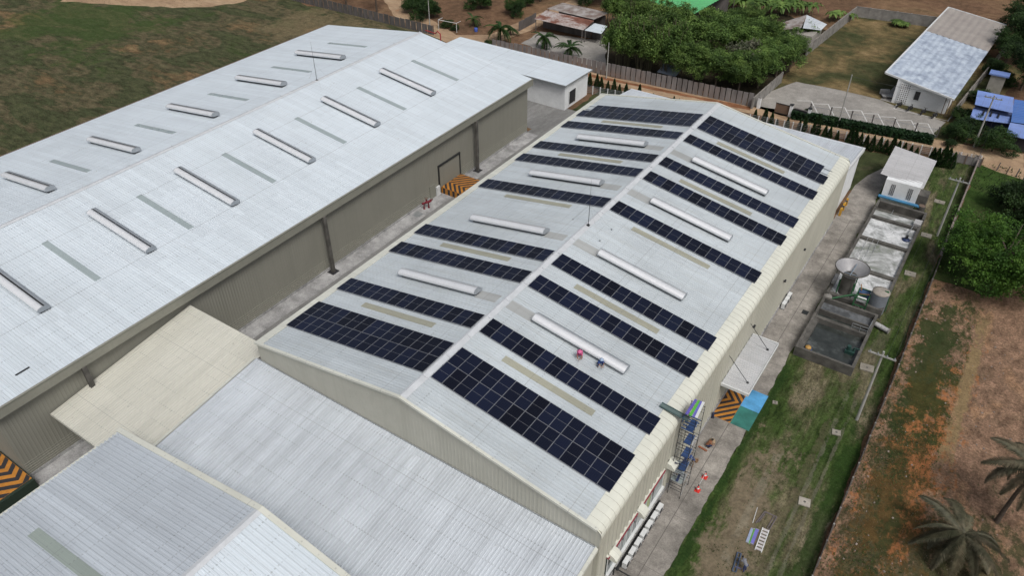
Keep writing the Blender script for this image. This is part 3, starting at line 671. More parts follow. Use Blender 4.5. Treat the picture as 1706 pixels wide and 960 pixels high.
mb=MB(); mb.add([(X0+.28,47.1,.6),(X1-.28,47.1,.6),(X1-.28,48.92,.6),(X0+.28,48.92,.6)],[(0,1,2,3)]); t=NT('shallow_grey_water'); n=t.noise(t.pos(),.9,6,.65); t.col(t.ramp(n,[(.4,(.075,.08,.085)),(.6,(.15,.16,.17))])); mb.build('water',t.fin(.15,0,.5),tk)
mb=MB()
for x in (27.0,27.9,28.7): mb.tube((x,45.2,1.1),(x,45.2,1.9),.03,n=6)
mb.tube((27,45.2,1.9),(28.7,45.2,1.9),.03,n=6); mb.tube((28.7,45.2,1.9),(28.75,46.9,1.9),.03,n=6); mb.tube((27,45.2,1.5),(28.7,45.2,1.5),.025,n=6); mb.tube((28.75,46.9,.9),(28.75,46.9,1.9),.03,n=6)
mb.build('handrail',M['galv'],tk)
for (x,y,nm,mt,lab) in ((23.9,40.0,'float',plain('amber_float',(.45,.26,.07),.5),'round amber float with blue rope drifting in the dark settling tank'),(27.9,41.8,'pump','g','dark green pump standing in the dark settling tank')):
    f=empty(nm,(x,y,.45),lab,nm)
    if nm=='float':
        mb=MB(); mb.lathe((x,y,.4),[(.05,0),(.32,.08),(.36,.2),(.25,.34),(.05,.38)],12,cap1=True); mb.build('float_body',mt,f)
        mb=MB(); mb.lathe((x,y,.42),[(.36,0),(.46,.05),(.36,.1)],14); mb.build('rope_ring',plain('blue_rope',(.04,.08,.2),.8),f)
    else:
        gm=plain('pump_green',(.02,.06,.05),.5); mb=MB(); mb.box((x-.5,y-.35,.3),(x+.5,y+.35,.85)); mb.build('pump_housing',gm,f)
        mb=MB(); mb.tube((x-.2,y,.85),(x-.2,y,1.35),.22,n=12); mb.path([(x+.3,y,.8),(x+.3,y,1.3),(x+.9,y,1.35)],.08,8); mb.build('motor',gm,f)
mb=MB()
ft=empty('aeration_tank',(26,62,0),'concrete aeration tank of three pools with white foaming water','tank')
w=.32; yd=[50.2,57.2,64.9,71.0,73.2]; 
XA,XB=22.75,29.2
mb=MB(); mb.box((XA,50.2,0),(XA+w,73.2,1.25)); mb.box((XB-w,50.2,0),(XB,73.2,1.25))
for y in (50.2,57.2,64.6,70.6): mb.box((XA+w,y,0),(XB-w,y+.5,1.2))
mb.box((XA,73.2,0),(XB,73.45,.95)); mb.box((XA,75.3,0),(XB,75.7,1.15)); mb.box((XA,73.45,0),(XA+.3,75.3,1.25)); mb.box((XB-.3,73.45,0),(XB,75.3,1.25)); mb.box((XA+.3,73.45,0),(XB-.3,75.3,.06))
mb.build('tank_wall',M['concdark'],ft)
for y0,y1,mt in ((50.7,57.2,'foam'),(57.7,64.6,'foam2'),(65.1,70.6,'foam'),(71.1,73.2,'foam2')):
    mb=MB(); mb.add([(XA+w,y0,.85),(XB-w,y0,.85),(XB-w,y1,.85),(XA+w,y1,.85)],[(0,1,2,3)]); mb.build('foaming_water',M[mt],ft)
mb=MB()
for x in (24.0,24.7,25.3): mb.tube((x,58.0,1.3),(x,62.5-(x-24)*1.2,1.3),.03,n=6); mb.tube((x,64.8,1.3),(x,62.0,.9),.03,n=6)
mb.tube((28.3,71,1.25),(28.0,68.2,.9),.05,n=6); mb.tube((25.2,71,1.25),(25.2,73.2,1.5),.03,n=6)
mb.build('air_pipe',M['galv'],ft)
mb=MB(); mb.box((28.2,71.3,.9),(29.1,72.6,1.5)); mb.build('valve_box',M['conclight'],ft)
ae=empty('aerator',(28.2,67.6,.85),'small blue surface aerator churning the middle foaming pool','aerator')
mb=MB(); mb.lathe((28.2,67.6,.8),[(.1,0),(.5,.05),(.5,.2),(.15,.3)],12,cap1=True); mb.build('float_ring',plain('navy_float',(.02,.04,.12),.5),ae)
mb=MB(); mb.tube((28.2,67.6,1.0),(28.2,67.6,1.6),.16,n=10); mb.tube((27.6,67.6,1.05),(28.8,67.6,1.05),.05,n=6); mb.build('motor',M['dark'],ae)
# platform with machinery
cl=empty('clarifier',(24.5,51.8,0),'cone shaped grey clarifier funnel raised on a green frame','clarifier')
M['gpaint']=plain('machine_green',(.03,.12,.05),.5,var=.3)
mb=MB(); c0=(24.55,51.85,0); mb.lathe(c0,[(.78,3.42),(1.86,4.38),(1.93,4.55),(1.88,4.58),(1.80,4.42),(.72,3.52)],36); mb.build('funnel',plain('funnel_grey',(.33,.33,.34),.5,.2,.25,.8),cl)
mb=MB(); mb.lathe(c0,[(1.88,4.50),(1.97,4.50),(1.97,4.62),(1.88,4.62),(1.88,4.50)],36); mb.build('rim',M['concdark'],cl)
mb=MB(); mb.lathe(c0,[(.76,.1),(.76,3.45)],24); mb.lathe(c0,[(.02,3.46),(.74,3.46)],24); mb.build('outlet',M['concdark'],cl)
mb=MB(); mb.obox((24.6,51.9,3.9),(.06,.06,.9)); mb.tube((24.55,51.3,3.62),(24.75,53.2,4.3),.06,n=6); mb.tube((23.85,51.85,3.6),(25.3,51.85,3.6),.05,n=6); mb.build('rake',plain('rake_blue',(.2,.25,.3),.5),cl)
for a in range(4):
    mb=MB(); x=24.55+1.15*math.cos(a*math.pi/2+.8); y=51.85+1.15*math.sin(a*math.pi/2+.8); mb.tube((x,y,.1),(x,y,3.0),.08,n=6); mb.build('leg',M['gpaint'],cl)
mb=MB(); mb.path([(23.2,49.6,.7),(25.5,50.8,1.6),(27.0,51.2,1.9)],.11,8); mb.path([(23.3,49.9,.6),(25.2,50.9,1.2),(26.5,51.6,1.4)],.08,8); mb.build('feed_pipe',M['gpaint'],cl)
sk=empty('dosing_skid',(26.7,51,0),'green framed chemical dosing skid beside the clarifier funnel','machine')
mb=MB()
for x in (26.0,27.4):
    for y in (49.9,52.0): mb.box((x-.07,y-.07,.1),(x+.07,y+.07,2.1))
for z in (1.0,2.05):
    for y in (49.9,52.0): mb.box((26.0,y-.05,z),(27.4,y+.05,z+.1))
    for x in (26.0,27.4): mb.box((x-.05,49.9,z),(x+.05,52.0,z+.1))
mb.build('frame',M['gpaint'],sk)
mb=MB(); mb.box((26.1,51.2,1.2),(27.3,52.1,2.0)); mb.build('tank',plain('dosing_blue',(.05,.10,.2),.5),sk)
mb=MB(); mb.box((26.2,50.1,1.5),(27.2,50.6,1.9)); mb.build('control_box',M['whitemetal'],sk)
mb=MB(); mb.tube((26.5,50.0,.5),(26.5,50.9,.5),.32,n=12); mb.tube((27.2,49.7,.5),(27.2,50.4,.5),.3,n=12); mb.build('pump',M['concwall'],sk)
mb=MB(); mb.tube((26.2,51.0,1.95),(27.3,50.9,2.3),.05,n=6); mb.tube((26.3,51.5,2.1),(26.0,52.2,2.5),.06,n=6); mb.build('pipework',plain('ochre_pipe',(.3,.15,.05),.5),sk)
cy=empty('cylinder_tank',(28.35,51.4,0),'upright grey cylinder tank with a beige lid beside the foaming pools','tank')
mb=MB(); mb.lathe((28.35,51.4,0),[(.95,.05),(.95,2.9)],28); mb.build('shell',plain('tank_grey_blue',(.20,.22,.25),.5,.1,.3,.6),cy)
mb=MB(); mb.lathe((28.35,51.4,0),[(.98,2.85),(.98,2.96),(.5,3.06),(.02,3.1)],28); mb.build('lid',plain('lid_beige',(.34,.31,.27),.7,var=.3),cy)
mb=MB(); mb.tube((28.7,51.5,3.05),(29.1,51.4,3.15),.09,n=8); mb.path([(29.2,51.9,3.0),(29.35,51.9,1.5),(29.4,51.9,.1)],.06,6); mb.build('inlet_pipe',M['gpaint'],cy)
bn=empty('barrel',(23.15,49.7,0),'squat pale concrete drum at the tank corner near the pavement','barrel')
mb=MB(); mb.lathe((23.15,49.75,0),[(.5,.0),(.52,.9),(.45,1.15),(.02,1.2)],18); mb.build('drum',M['concwall'],bn)
ob=MB(); ob.lathe((29.55,48.6,0),[(.02,.5),(.02,.5)],6)
pp=empty('culvert_pipe',(29.6,48.3,0),'short pale pipe end sticking out of the settling tank onto the grass','pipe')
mb=MB(); mb.tube((29.05,48.5,.45),(30.6,48.1,.35),.28,n=14); mb.build('pipe_body',M['conclight'],pp)
mb=MB(); mb.tube((30.58,48.1,.35),(30.66,48.08,.35),.34,n=14); mb.build('collar',M['concwall'],pp)
bx=empty('machine_cover',(23.0,53.3,0),'pale slanted machine cover between the pavement and the clarifier','cover')
mb=MB(); mb.add([(22.7,52.2,.1),(23.2,52.2,.1),(23.2,54.2,.1),(22.7,54.2,.1),(22.75,52.2,1.5),(23.15,52.2,1.5),(23.15,54.2,1.5),(22.75,54.2,1.5)],[(3,2,1,0),(4,5,6,7),(0,1,5,4),(1,2,6,5),(2,3,7,6),(3,0,4,7)]); mb.build('cover_body',M['conclight'],bx)
mb=MB(); mb.box((22.66,52.3,.6),(22.7,54.1,1.3)); mb.build('panel',M['dark'],bx)
# pump shed
sh=empty('shed',(25,83,0),'small white shed with pale sheet roof behind the aeration tank','shed')
def zS(y): return 3.75+.055*(88.0-y)*-1+.5
P4=[at(1492,243,4.1),at(1561,268,3.9),at(1538,315,3.3),at(1467,289,3.5)]
mb=MB(); a,b,c,d=P4; N=18
vs=[]
for i in range(N*4+1):
    f=i/(N*4); h=(0,0,.05,.05)[i%4]; p=d.lerp(a,f)+Vector((0,0,h)); q=c.lerp(b,f)+Vector((0,0,h)); vs+=[p,q]
mb.add(vs,[(2*i,2*i+1,2*i+3,2*i+2) for i in range(N*4)]); mb.build('roof',sheet('shed_roof_sheet',(.50,.50,.51),'x',.35,.5,(.33,.32,.31)),sh)
mb=MB(); mb.box((22.7,77.7,0),(27.2,87,3.45)); mb.build('wall',M['white'],sh)
mb=MB(); mb.box((22.4,77.15,.75),(27.9,77.69,.92)); mb.build('blue_ledge',plain('ledge_blue',(.06,.22,.40),.6,var=.3),sh)
for x0 in (23.6,25.9):
    mb=MB()
    for r in range(8):
        for k in range(3): mb.box((x0+k*.22,77.64,1.25+r*.22),(x0+k*.22+.12,77.698,1.25+r*.22+.12))
    mb.build('vent_holes',M['black'],sh)
mb=MB(); mb.box((27.2,78.4,0),(28.5,80.4,2.0)); mb.build('side_shelf',M['concdark'],sh)
dd=empty('drum',(28.1,77.7,0),'dark round drum beside the shed corner','drum')
mb=MB(); mb.lathe((28.2,77.6,0),[(.48,0),(.5,.4),(.48,.45),(.5,.8),(.46,1.0)],18); mb.build('drum_body',M['concdark'],dd)
mb=MB(); mb.lathe((28.2,77.6,0),[(.46,.98),(.02,1.0)],18); mb.build('lid',M['brownrust'],dd)
# ================================================================== fences and walls
def slabfence(name,p0,p1,h,label,mat,pitch=1.0,gap=.06,seed=0,posts=True,group=None):
    rnd=random.Random(seed); p0=Vector(p0[:2]).to_3d(); p1=Vector(p1[:2]).to_3d(); L=(p1-p0).length; d=(p1-p0)/L; ang=math.atan2(d.y,d.x)
    f=empty(name,p0,label,'fence',group); k=max(1,round(L/pitch)); st=L/k
    mb=MB()
    for i in range(k):
        c=p0+d*((i+.5)*st); hh=h+rnd.uniform(-.10,.10); mb.obox((c.x,c.y,hh/2),(st-gap,.07,hh),ang+rnd.uniform(-.012,.012))
    mb.build('slab_panels',mat,f)
    if posts:
        n=max(2,round(k/3)); 
        for i in range(n+1):
            c=p0+d*(L*i/n); nr=Vector((-d.y,d.x,0))*.1
            mb=MB(); mb.obox((c.x+nr.x,c.y+nr.y,h/2),(.12,.12,h+.05),ang); mb.build('post',M['postdark'],f)
    return f
M['postdark']=plain('weathered_post',(.06,.055,.05),.9)
t=NT('weathered_slabs'); p=t.pos(scale=(1,1,.25)); n=t.noise(p,1.0,6,.65); n2=t.noise(t.pos(),.18,3); c=t.ramp(n,[(.3,(.13,.12,.115)),(.6,(.235,.22,.215)),(.8,(.29,.275,.265))]); c=t.mix(t.ramp(n2,[(.52,0.0),(.7,.35)]),c,(.24,.13,.08)); t.col(c); M['slab']=t.fin(.9)
t=NT('dark_weathered_slabs'); n=t.noise(t.pos(scale=(1,1,.25)),1.0,6,.65); t.col(t.ramp(n,[(.3,(.07,.065,.062)),(.7,(.15,.135,.13))])); M['slabd']=t.fin(.9)
gA,gB,gC=at(820,84),at(1010,130),at(1253,178)
slabfence('slab_fence',gA,gC,2.4,'long grey slab fence beside the dirt road in front of the tall grove',M['slab'],1.0,.17,3)
slabfence('slab_fence',at(455,-8),at(722,58),2.0,'dark slab fence along the far edge of the rough field',M['slabd'],1.5,.2,4)
slabfence('plank_fence',at(864,52),at(893,36),2.0,'short dark plank fence next to the rusty roofed shed',M['slabd'],.6,.08,5,posts=False)
def wallrun(pts,h,label,posts=3.0,w=.15,mat=None,name='concrete_wall',cat='wall'):
    P=[Vector((p[0],p[1],0)) for p in pts]; f=empty(name,P[0],label,cat)
    for a,b in zip(P,P[1:]):
        d=(b-a); L=d.length; d/=L; ang=math.atan2(d.y,d.x); c=(a+b)/2
        mb=MB(); mb.obox((c.x,c.y,h/2),(L,w,h),ang); mb.build('wall_panel',mat or M['concwall'],f)
        mb=MB(); mb.obox((c.x,c.y,h+.03),(L+w,w+.08,.06),ang); mb.build('coping',M['conc'],f)
        k=max(1,round(L/posts))
        for i in range(k+1):
            q=a+d*(L*i/k); mb=MB(); mb.obox((q.x,q.y,h/2+.06),(w+.14,w+.14,h+.12),ang); mb.build('post',M['concwall'],f)
    return f
wallrun([at(1252,181),at(1300,138)],2.0,'pale concrete wall of the yard, short near run by the gateway')
wallrun([at(1343,92),at(1424,27),at(1560,46)],2.2,'long concrete wall around the back corner of the worn yard')
wallrun([at(1585,196),at(1680,78)],1.6,'narrow concrete wall between the white building and the dark bushes',4)
# right boundary: low fence of concrete posts and boards seen nearly edge-on
rb=empty('boundary_fence',(32.6,45,0),'thin weathered boundary fence between the grass strip and the soil field','fence')
mb=MB()
rnd=random.Random(12)
y=-20
while y<99:
    L=2.0
    mb.obox((32.6+rnd.uniform(-.02,.02)+.25*math.sin(y*.035),y+L/2,.55),(.07,L-.05,1.1),rnd.uniform(-.006,.006)); y+=L
mb.build('board_panels',plain('mossy_boards',(.085,.07,.06),.9,var=.5,scale=1.2),rb)
for k in range(0,60):
    y=-20+k*2.0; mb=MB(); mb.obox((32.6+.25*math.sin(y*.035),y,.62),(.15,.15,1.24),0); mb.build('post',M['concwall'] if k%3 else M['slabd'],rb)
# pale boards lying on top of the far part of the boundary
mb=MB(); mb.box((32.50,66,1.12),(32.72,98,1.2)); mb.build('coping',plain('pinkish_coping',(.23,.19,.17),.9,var=.3),rb)
# wire fence with white posts by the cypress row
wf=empty('wire_fence',at(1410,232),'low grey wire fence with white posts behind the cypress row','fence')
a=at(975,155); b=at(1630,275)
N=46
mb=MB()
for i in range(N+1):
    p=a.lerp(b,i/N)
    q=MB(); q.box((p.x-.07,p.y-.07,0),(p.x+.07,p.y+.07,1.6)); q.build('post',M['whitemetal'],wf)
d=(b-a).normalized(); 
for z in (.3,.6,.9,1.2,1.5): mb.tube(a+Vector((0,.09,z)),b+Vector((0,.09,z)),.022,n=4)
for i in range(N*8):
    p=a.lerp(b,i/(N*8)); mb.tube(p+Vector((0,.09,.1)),p+Vector((0,.09,1.5)),.016,n=3)
mb.build('wire_mesh',M['galv'],wf)
# iron railing with hedge round the far yard, gate and gate piers
def railing(p0,p1,h,label):
    f=empty('iron_railing',p0,label,'railing'); mb=MB(); L=(p1-p0).length; k=int(L/.28)
    for i in range(k+1):
        p=p0.lerp(p1,i/k); mb.tube((p.x,p.y,.3),(p.x,p.y,h),.014,n=4)
    for z in (.35,h-.1): mb.tube((p0.x,p0.y,z),(p1.x,p1.y,z),.035,n=4)
    mb.build('bars',M['galv'],f)
    for i in range(7):
        p=p0.lerp(p1,i/6); mb=MB(); mb.box((p.x-.09,p.y-.09,0),(p.x+.09,p.y+.09,h+.1)); mb.lathe((p.x,p.y,h+.1),[(.05,0),(.17,.12),(.14,.26),(.02,.32)],8); mb.build('pier',M['slabd'],f)
    return f
railing(at(1348,189),at(1560,229),1.5,'dark iron railing with small globes along the parking lines')
gt=empty('gate',at(1304,190),'brown sliding gate panel at the yard entrance','gate')
p0,p1=at(1290,187),at(1313,193); c=(p0+p1)/2; ang=math.atan2((p1-p0).y,(p1-p0).x); L=(p1-p0).length
mb=MB(); mb.obox((c.x,c.y,.95),(L,.08,1.7),ang); mb.build('gate_panel',plain('gate_brown',(.17,.11,.075),.8,var=.2),gt)
mb=MB()
for z in (.1,1.8): mb.obox((c.x,c.y,z),(L+.1,.14,.1),ang)
mb.build('gate_frame',M['dark'],gt)
for (px,py) in ((1315,194),(1345,200)):
    p=at(px,py); g=empty('gate_pier',p,'white gate pier right beside the brown gate' if px<1330 else 'white gate pier where the iron railing starts','pier')
    mb=MB(); mb.box((p.x-.22,p.y-.22,0),(p.x+.22,p.y+.22,2.1)); mb.build('shaft',M['white'],g)
    mb=MB(); mb.box((p.x-.3,p.y-.3,2.1),(p.x+.3,p.y+.3,2.25)); mb.build('cap',M['dark'],g)
p0,p1=at(1317,195),at(1344,200); c=(p0+p1)/2; sg=empty('sign_wall',c,'dark name wall between the two white gate piers','wall')
mb=MB(); mb.obox((c.x,c.y,.8),((p1-p0).length-.5,.2,1.6),ang); mb.build('wall_panel',M['black'],sg)
mb=MB(); mb.obox((c.x,c.y,1.65),((p1-p0).length-.5,.3,.1),ang); mb.build('coping',M['slabd'],sg)
g=empty('gate_pier',at(1263,180),'pale gate pier at the left side of the yard entrance','pier'); p=at(1263,180)
mb=MB(); mb.box((p.x-.25,p.y-.25,0),(p.x+.25,p.y+.25,2.0)); mb.build('shaft',M['white'],g)
mb=MB(); mb.box((p.x-.3,p.y-.3,2.0),(p.x+.3,p.y+.3,2.1)); mb.build('cap',M['concwall'],g)
# end frame of the boundary by the road
ef=empty('board_fence',at(1600,268),'short grey board fence between the cypresses and the boundary corner','fence')
p0,p1=at(1580,268),at(1632,279)
mb=MB()
for i in range(4):
    a,b=p0.lerp(p1,i/4),p0.lerp(p1,(i+1)/4); c=(a+b)/2; mb.obox((c.x,c.y,.75),((b-a).length-.1,.06,1.3),math.atan2((b-a).y,(b-a).x))
mb.build('boards',M['slab'],ef)
for i in range(5):
    a=p0.lerp(p1,i/4); mb=MB(); mb.box((a.x-.09,a.y-.09,0),(a.x+.09,a.y+.09,1.7)); mb.build('post',M['brownrust'] if i%2==0 else M['concwall'],ef)
for i,(px,py) in enumerate(((1660,284),(1676,290),(1692,294),(1704,300))):
    p=at(px,py); o=empty('marker_post',p,['short leaning post at the road edge, nearest the boundary corner','reddish post at the road edge above the grass','third post along the road edge, pale and thin','last post at the road edge, by the picture edge'][i],'post','posts along the road edge')
    mb=MB(); mb.tube(p,(p.x+.1,p.y,1.3),.09,.07,6); mb.build('shaft',M['brownrust'] if i==1 else M['slabd'],o); mb=MB(); mb.tube((p.x+.1,p.y,1.3),(p.x+.1,p.y,1.36),.09,n=6); mb.build('cap',M['slabd'],o)

# ================================================================== poles
M['polec']=plain('spun_concrete_pole',(.36,.36,.34),.8,var=.15)
def pole(px,py,h,label,arm=True,r=.16):
    p=at(px,py); o=empty('utility_pole',p,label,'utility pole')
    mb=MB(); mb.tube(p,(p.x,p.y,h),r,r*.62,10); mb.build('shaft',M['polec'],o)
    if arm:
        mb=MB(); mb.box((p.x-1.25,p.y-.2,h-.5),(p.x+1.25,p.y-.09,h-.36)); c=mb.build('crossarm',M['polec'],o)
        mb=MB()
        for x in (-1.1,-.4,.4,1.1): mb.lathe((p.x+x,p.y-.145,h-.36),[(.05,0),(.08,.06),(.04,.1),(.07,.16),(.02,.22)],8)
        mb.build('insulators',M['ventgrey'],c)
    return p
P1=pole(1427,700,9.3,'tall concrete utility pole with crossarm nearest the camera on the grass strip')
P2=pole(1561,393,8.9,'concrete utility pole with crossarm standing beside the thin boundary fence')
P3=pole(1622,245,8.8,'concrete utility pole with crossarm in front of the blue roofs')
P4=pole(1395,212,9.2,'slim grey pole at the hedge in front of the parking lines',False,.12)
pole(1010,130,6.8,'thin concrete pole behind the slab fence at the sandy yard',False,.13)
pole(717,56,7.0,'thin pale pole at the dirt road fork by the goal frame',False,.13)
def wires(a,b,za,zb,offs,label,sag=.7):
    o=empty('power_lines',(a.x,a.y,za),label,'cable'); mb=MB()
    for x in offs:
        pts=[]
        for i in range(13):
            f=i/12; pts.append((a.x+x+(b.x-a.x)*f,a.y-.14+(b.y-a.y)*f,za+(zb-za)*f-sag*4*f*(1-f)))
        mb=MB(); mb.path(pts,.012,3); mb.build('wire',M['dark'],o)
    pass
wires(P1,P2,9.15,8.75,(-1.1,.4,1.1),'thin wires between the two poles on the grass strip')
wires(P2,P3,8.75,8.65,(-1.1,.4,1.1),'thin wires from the boundary pole to the pole by the blue roofs')
wires(P3,P4,8.65,9.0,(-.4,.4),'thin wires from the blue roof pole to the hedge pole')
# lightning rods
def rod(x,y,z,h,label):
    o=empty('lightning_rod',(x,y,z),label,'lightning rod'); mb=MB(); mb.tube((x,y,z),(x,y,z+h*.6),.035,.03,6); mb.tube((x,y,z+h*.6),(x,y,z+h),.022,.008,6); mb.obox((x,y,z+.05),(.3,.3,.1)); mb.build('mast',M['dark'],o)
    for dx,dy in ((2.2,1.2),(2.2,-1.4),(-2.2,.6)):
        mb=MB(); zz=z-abs(dx)*TB; mb.tube((x,y,z+h*.45),(x+dx,y+dy,zz),.008,n=3); mb.obox((x+dx,y+dy,zz+.05),(.14,.14,.1)); mb.build('guy_wire',M['galv'],o)
rod(.3,31.1,12.9,5.6,'thin lightning rod on the ridge between the solar arrays'); rod(-52.7,43.7,12.25,5.8,'thin lightning rod on the ridge of the left white roof')
rp=empty('vent_pipe',(-51.0,69,0),'bent red pipe rising behind the far end of the left roof','pipe')
mb=MB(); mb.path([(-48.9,68.4,0),(-48.9,68.4,12.6),(-49.6,68.5,12.9),(-50.4,69,12.2),(-53,69.5,12.1)],.09,8); mb.build('pipe_body',M['red'],rp); mb=MB(); mb.box((-49.2,67.95,9),(-48.6,68.35,9.3)); mb.build('bracket',M['galv'],rp)

# ================================================================== along the right wall
def ac(i,x,y,z,label):
    o=empty('air_conditioner',(x,y,z),label,'air conditioner','condenser units along the wall')
    mb=MB(); mb.box((x-.2,y-.42,z),(x+.2,y+.42,z+.72)); mb.build('casing',M['whitemetal'],o)
    mb=MB(); mb.lathe((0,0,0),[(.02,0),(.29,.0),(.29,.02)],14); mb.v=[Vector((x+.205+p.z,y+p.x-.08,z+.36+p.y)) for p in mb.v]; mb.build('fan_grille',M['dark'],o)
    mb=MB(); mb.box((x-.32,y-.4,z-.08),(x+.24,y-.33,z)); mb.box((x-.32,y+.33,z-.08),(x+.24,y+.4,z)); mb.build('feet',M['dark'],o)
ORD=['nearest the bottom corner','second up from the bottom corner','third up from the bottom corner','fourth up from the bottom corner','fifth up from the bottom corner','sixth up from the bottom corner','seventh up, last before the scaffold']
for i in range(7): ac(i,19.42,5.15+i*1.06,.14,'white condenser unit below the window band, '+ORD[i])
for i in range(3): ac(i,19.22,46.0+i*.95,.14,'small white condenser at the plain wall past the canopy, '+['nearest of three','middle of three','farthest of three'][i])
mb=MB(); mb.box((18.95,4.3,0),(19.08,12.6,.28)); tag(mb.build('cable_trunking',M['dark']),'dark trunking on the ground behind the white condensers','trunking')
tb=empty('steel_frame',(19.8,2.4,0),'dark steel rack frame at the wall corner beside the first condenser','frame')
mb=MB()
for x in (18.95,20.6):
    for y in (1.2,3.8): mb.box((x-.04,y-.04,0),(x+.04,y+.04,1.1))
for y in (1.2,2.5,3.8): mb.box((18.95,y-.04,1.02),(20.6,y+.04,1.1))
for x in (18.95,20.6): mb.box((x-.04,1.2,1.101),(x+.04,3.8,1.17))
mb.build('rack',M['dark'],tb)
mb=MB(); mb.box((19.2,1.4,1.18),(20.2,2.3,1.24)); mb.build('tray',M['whitemetal'],tb)
bk=empty('bollard',(18.95,25.0,0),'small dark bollard at the corner of the striped floor marking','bollard'); mb=MB(); mb.lathe((19.0,24.9,0),[(.14,0),(.14,.6),(.1,.7),(.01,.74)],10); mb.build('shaft',plain('navy',(.02,.025,.06),.5),bk); mb=MB(); mb.lathe((19.0,24.9,0),[(.2,0),(.2,.04),(.14,.05)],10); mb.build('base',M['dark'],bk)
bk=empty('bollard',(19.1,37.2,0),'dark bollard beside the wall just past the white door canopy','bollard'); mb=MB(); mb.lathe((19.15,37.0,0),[(.16,0),(.16,.5),(.1,.6),(.01,.64)],10); mb.build('shaft',M['dark'],bk); mb=MB(); mb.lathe((19.15,37.0,0),[(.2,0),(.2,.04),(.16,.05)],10); mb.build('base',M['dark'],bk)
br=empty('guard_barrier',(19,72,0),'yellow and black guard barrier at the far wall corner','barrier')
mb=MB(); 
for y in (70.3,71.9,73.5): mb.box((18.95,y-.14,0),(19.25,y+.14,1.15))
mb.box((19.0,70.3,.75),(19.2,73.5,1.05)); mb.build('rails',plain('barrier_yellow',(.50,.27,.03),.5),br)
mb=MB()
for y in (70.9,72.6): mb.box((18.97,y,.73),(19.23,y+.5,1.07))
mb.build('black_bands',M['black'],br)
mh=MB(); mh.box((21.3,46.2,.017),(22.0,47.0,.03)); tag(mh.build('drain_grate',M['dark']),'dark drain grate in the pavement near the settling tank','grate')
for i,(px,py,sx,sy) in enumerate(((1565,337,1.4,.9),(1543,393,1.3,1.0),(1516,457,1.3,1.0),(1444,614,1.4,1.1),(1340,838,1.0,.9),(1393,722,.8,.7),(1291,672,.5,.4))):
    p=at(px,py); lab=['beside the shed end of the grass','near the boundary pole','level with the clarifier','left of the nearest tall pole','nearest the camera','between the tall pole foot and the nearest cover','small one by the pavement edge'][i]
    o=empty('manhole_cover',p,'pale concrete inspection slab in the grass, '+lab,'manhole','inspection slabs in the grass'); mb=MB(); mb.obox((p.x,p.y,.06),(sx,sy,.14),.05*i); mb.build('slab',plain('cover_concrete%d'%i,((.28,.26,.22),(.26,.24,.2))[i in(0,3)] if i!=4 else (.40,.37,.32),.9,var=.3),o)
    mb=MB(); mb.lathe((p.x,p.y,.132),[(.01,0),(.12,.0)],10); mb.build('lifting_ring',M['concdark'],o)

# scaffold
scf=empty('scaffold',(19.6,15,0),'black scaffold tower with blue decks standing against the cream wall','scaffold')
SX0,SX1,SY0,SY1=19.15,20.35,13.9,15.75
for lv in range(6):
    z=lv*1.75
    for yy in (SY0,SY1):
        mb=MB()
        for x in (SX0,SX1): mb.tube((x,yy,z),(x,yy,z+1.72),.032,n=6)
        mb.tube((SX0,yy,z+1.65),(SX1,yy,z+1.65),.028,n=5); mb.tube((SX0,yy,z+.9),(SX1,yy,z+.9),.022,n=5); mb.tube((SX0,yy,z+1.25),(SX1,yy,z+1.25),.022,n=5)
        mb.build('frame',M['dark'],scf)
    mb=MB()
    for x in (SX0,SX1): mb.tube((x,SY0,z+.3),(x,SY1,z+1.55),.018,n=4); mb.tube((x,SY0,z+1.55),(x,SY1,z+.3),.018,n=4)
    mb.build('cross_brace',M['galv'],scf)
    if lv>0:
        mb=MB(); mb.box((SX0+.45,SY0+.25,z-.04),(SX0+1.05,SY1-.35,z+.02)); mb.build('deck',plain('deck_blue%d'%lv,(.03,.07,.19),.6,var=.4) if lv!=1 else M['galv'],scf)
mb=MB()
for k in range(0,9,2): mb.box((19.2,13.95+k*.2,8.76),(20.3,14.03+k*.2,8.84))
mb.box((19.2,13.9,9.5),(19.26,15.7,10.1)); mb.build('stair_treads',plain('tread_blue',(.04,.09,.22),.5),scf)
for (x,rx) in ((19.45,.35),(19.8,-.3)):
    for z in (2.0,5.2): 
        mb=MB(); mb.obox((x,14.85,z+1.4),(.22,.05,3.2),0,0,rx*2.2); mb.build('stair_ladder',plain('stair_navy',(.025,.04,.11),.5,var=.3),scf)
        break
def lying(name,label,cat,c,size,rz,mat,z0=None,group=None,extra=None):
    o=empty(name,(c[0],c[1],c[2]),label,cat,group); mb=MB(); mb.obox(c,size,rz); mb.build('body',mat,o); return o
mb=MB(); mb.obox((19.65,14.6,3.2),(.9,1.2,.05),.1,0,.25); mb.build('tarp_sheet',plain('tarp_grey',(.30,.34,.36),.4,var=.2),scf)
mb=MB(); mb.obox((19.7,14.3,1.9),(1.0,.9,.05),-.05,0,-.3); mb.build('tarp_sheet',M['glassw'],scf)
st=empty('board_stack',(19.9,14.8,10.6),'stack of purple blue and green boards on top of the scaffold','boards')
for k,(cx,mat) in enumerate(((19.45,plain('board_violet',(.13,.11,.42),.5)),(19.75,plain('board_green',(.10,.42,.06),.5)),(20.0,plain('board_violet_b',(.16,.15,.5),.5)),(20.2,M['whitemetal']))):
    mb=MB(); mb.obox((cx,14.9,10.62+.03*k),(.22,2.0,.06),.03*k); mb.build('board',mat,st)
gp=empty('gangway',(18.2,14.2,10),'grey green gangway plank from the scaffold over the eave onto the roof','plank')
mb=MB(); mb.obox((18.35,14.15,10.0),(2.6,.5,.07),-.05,0,0,.06); mb.build('plank',plain('plank_green_grey',(.12,.17,.165),.6,var=.2),gp)
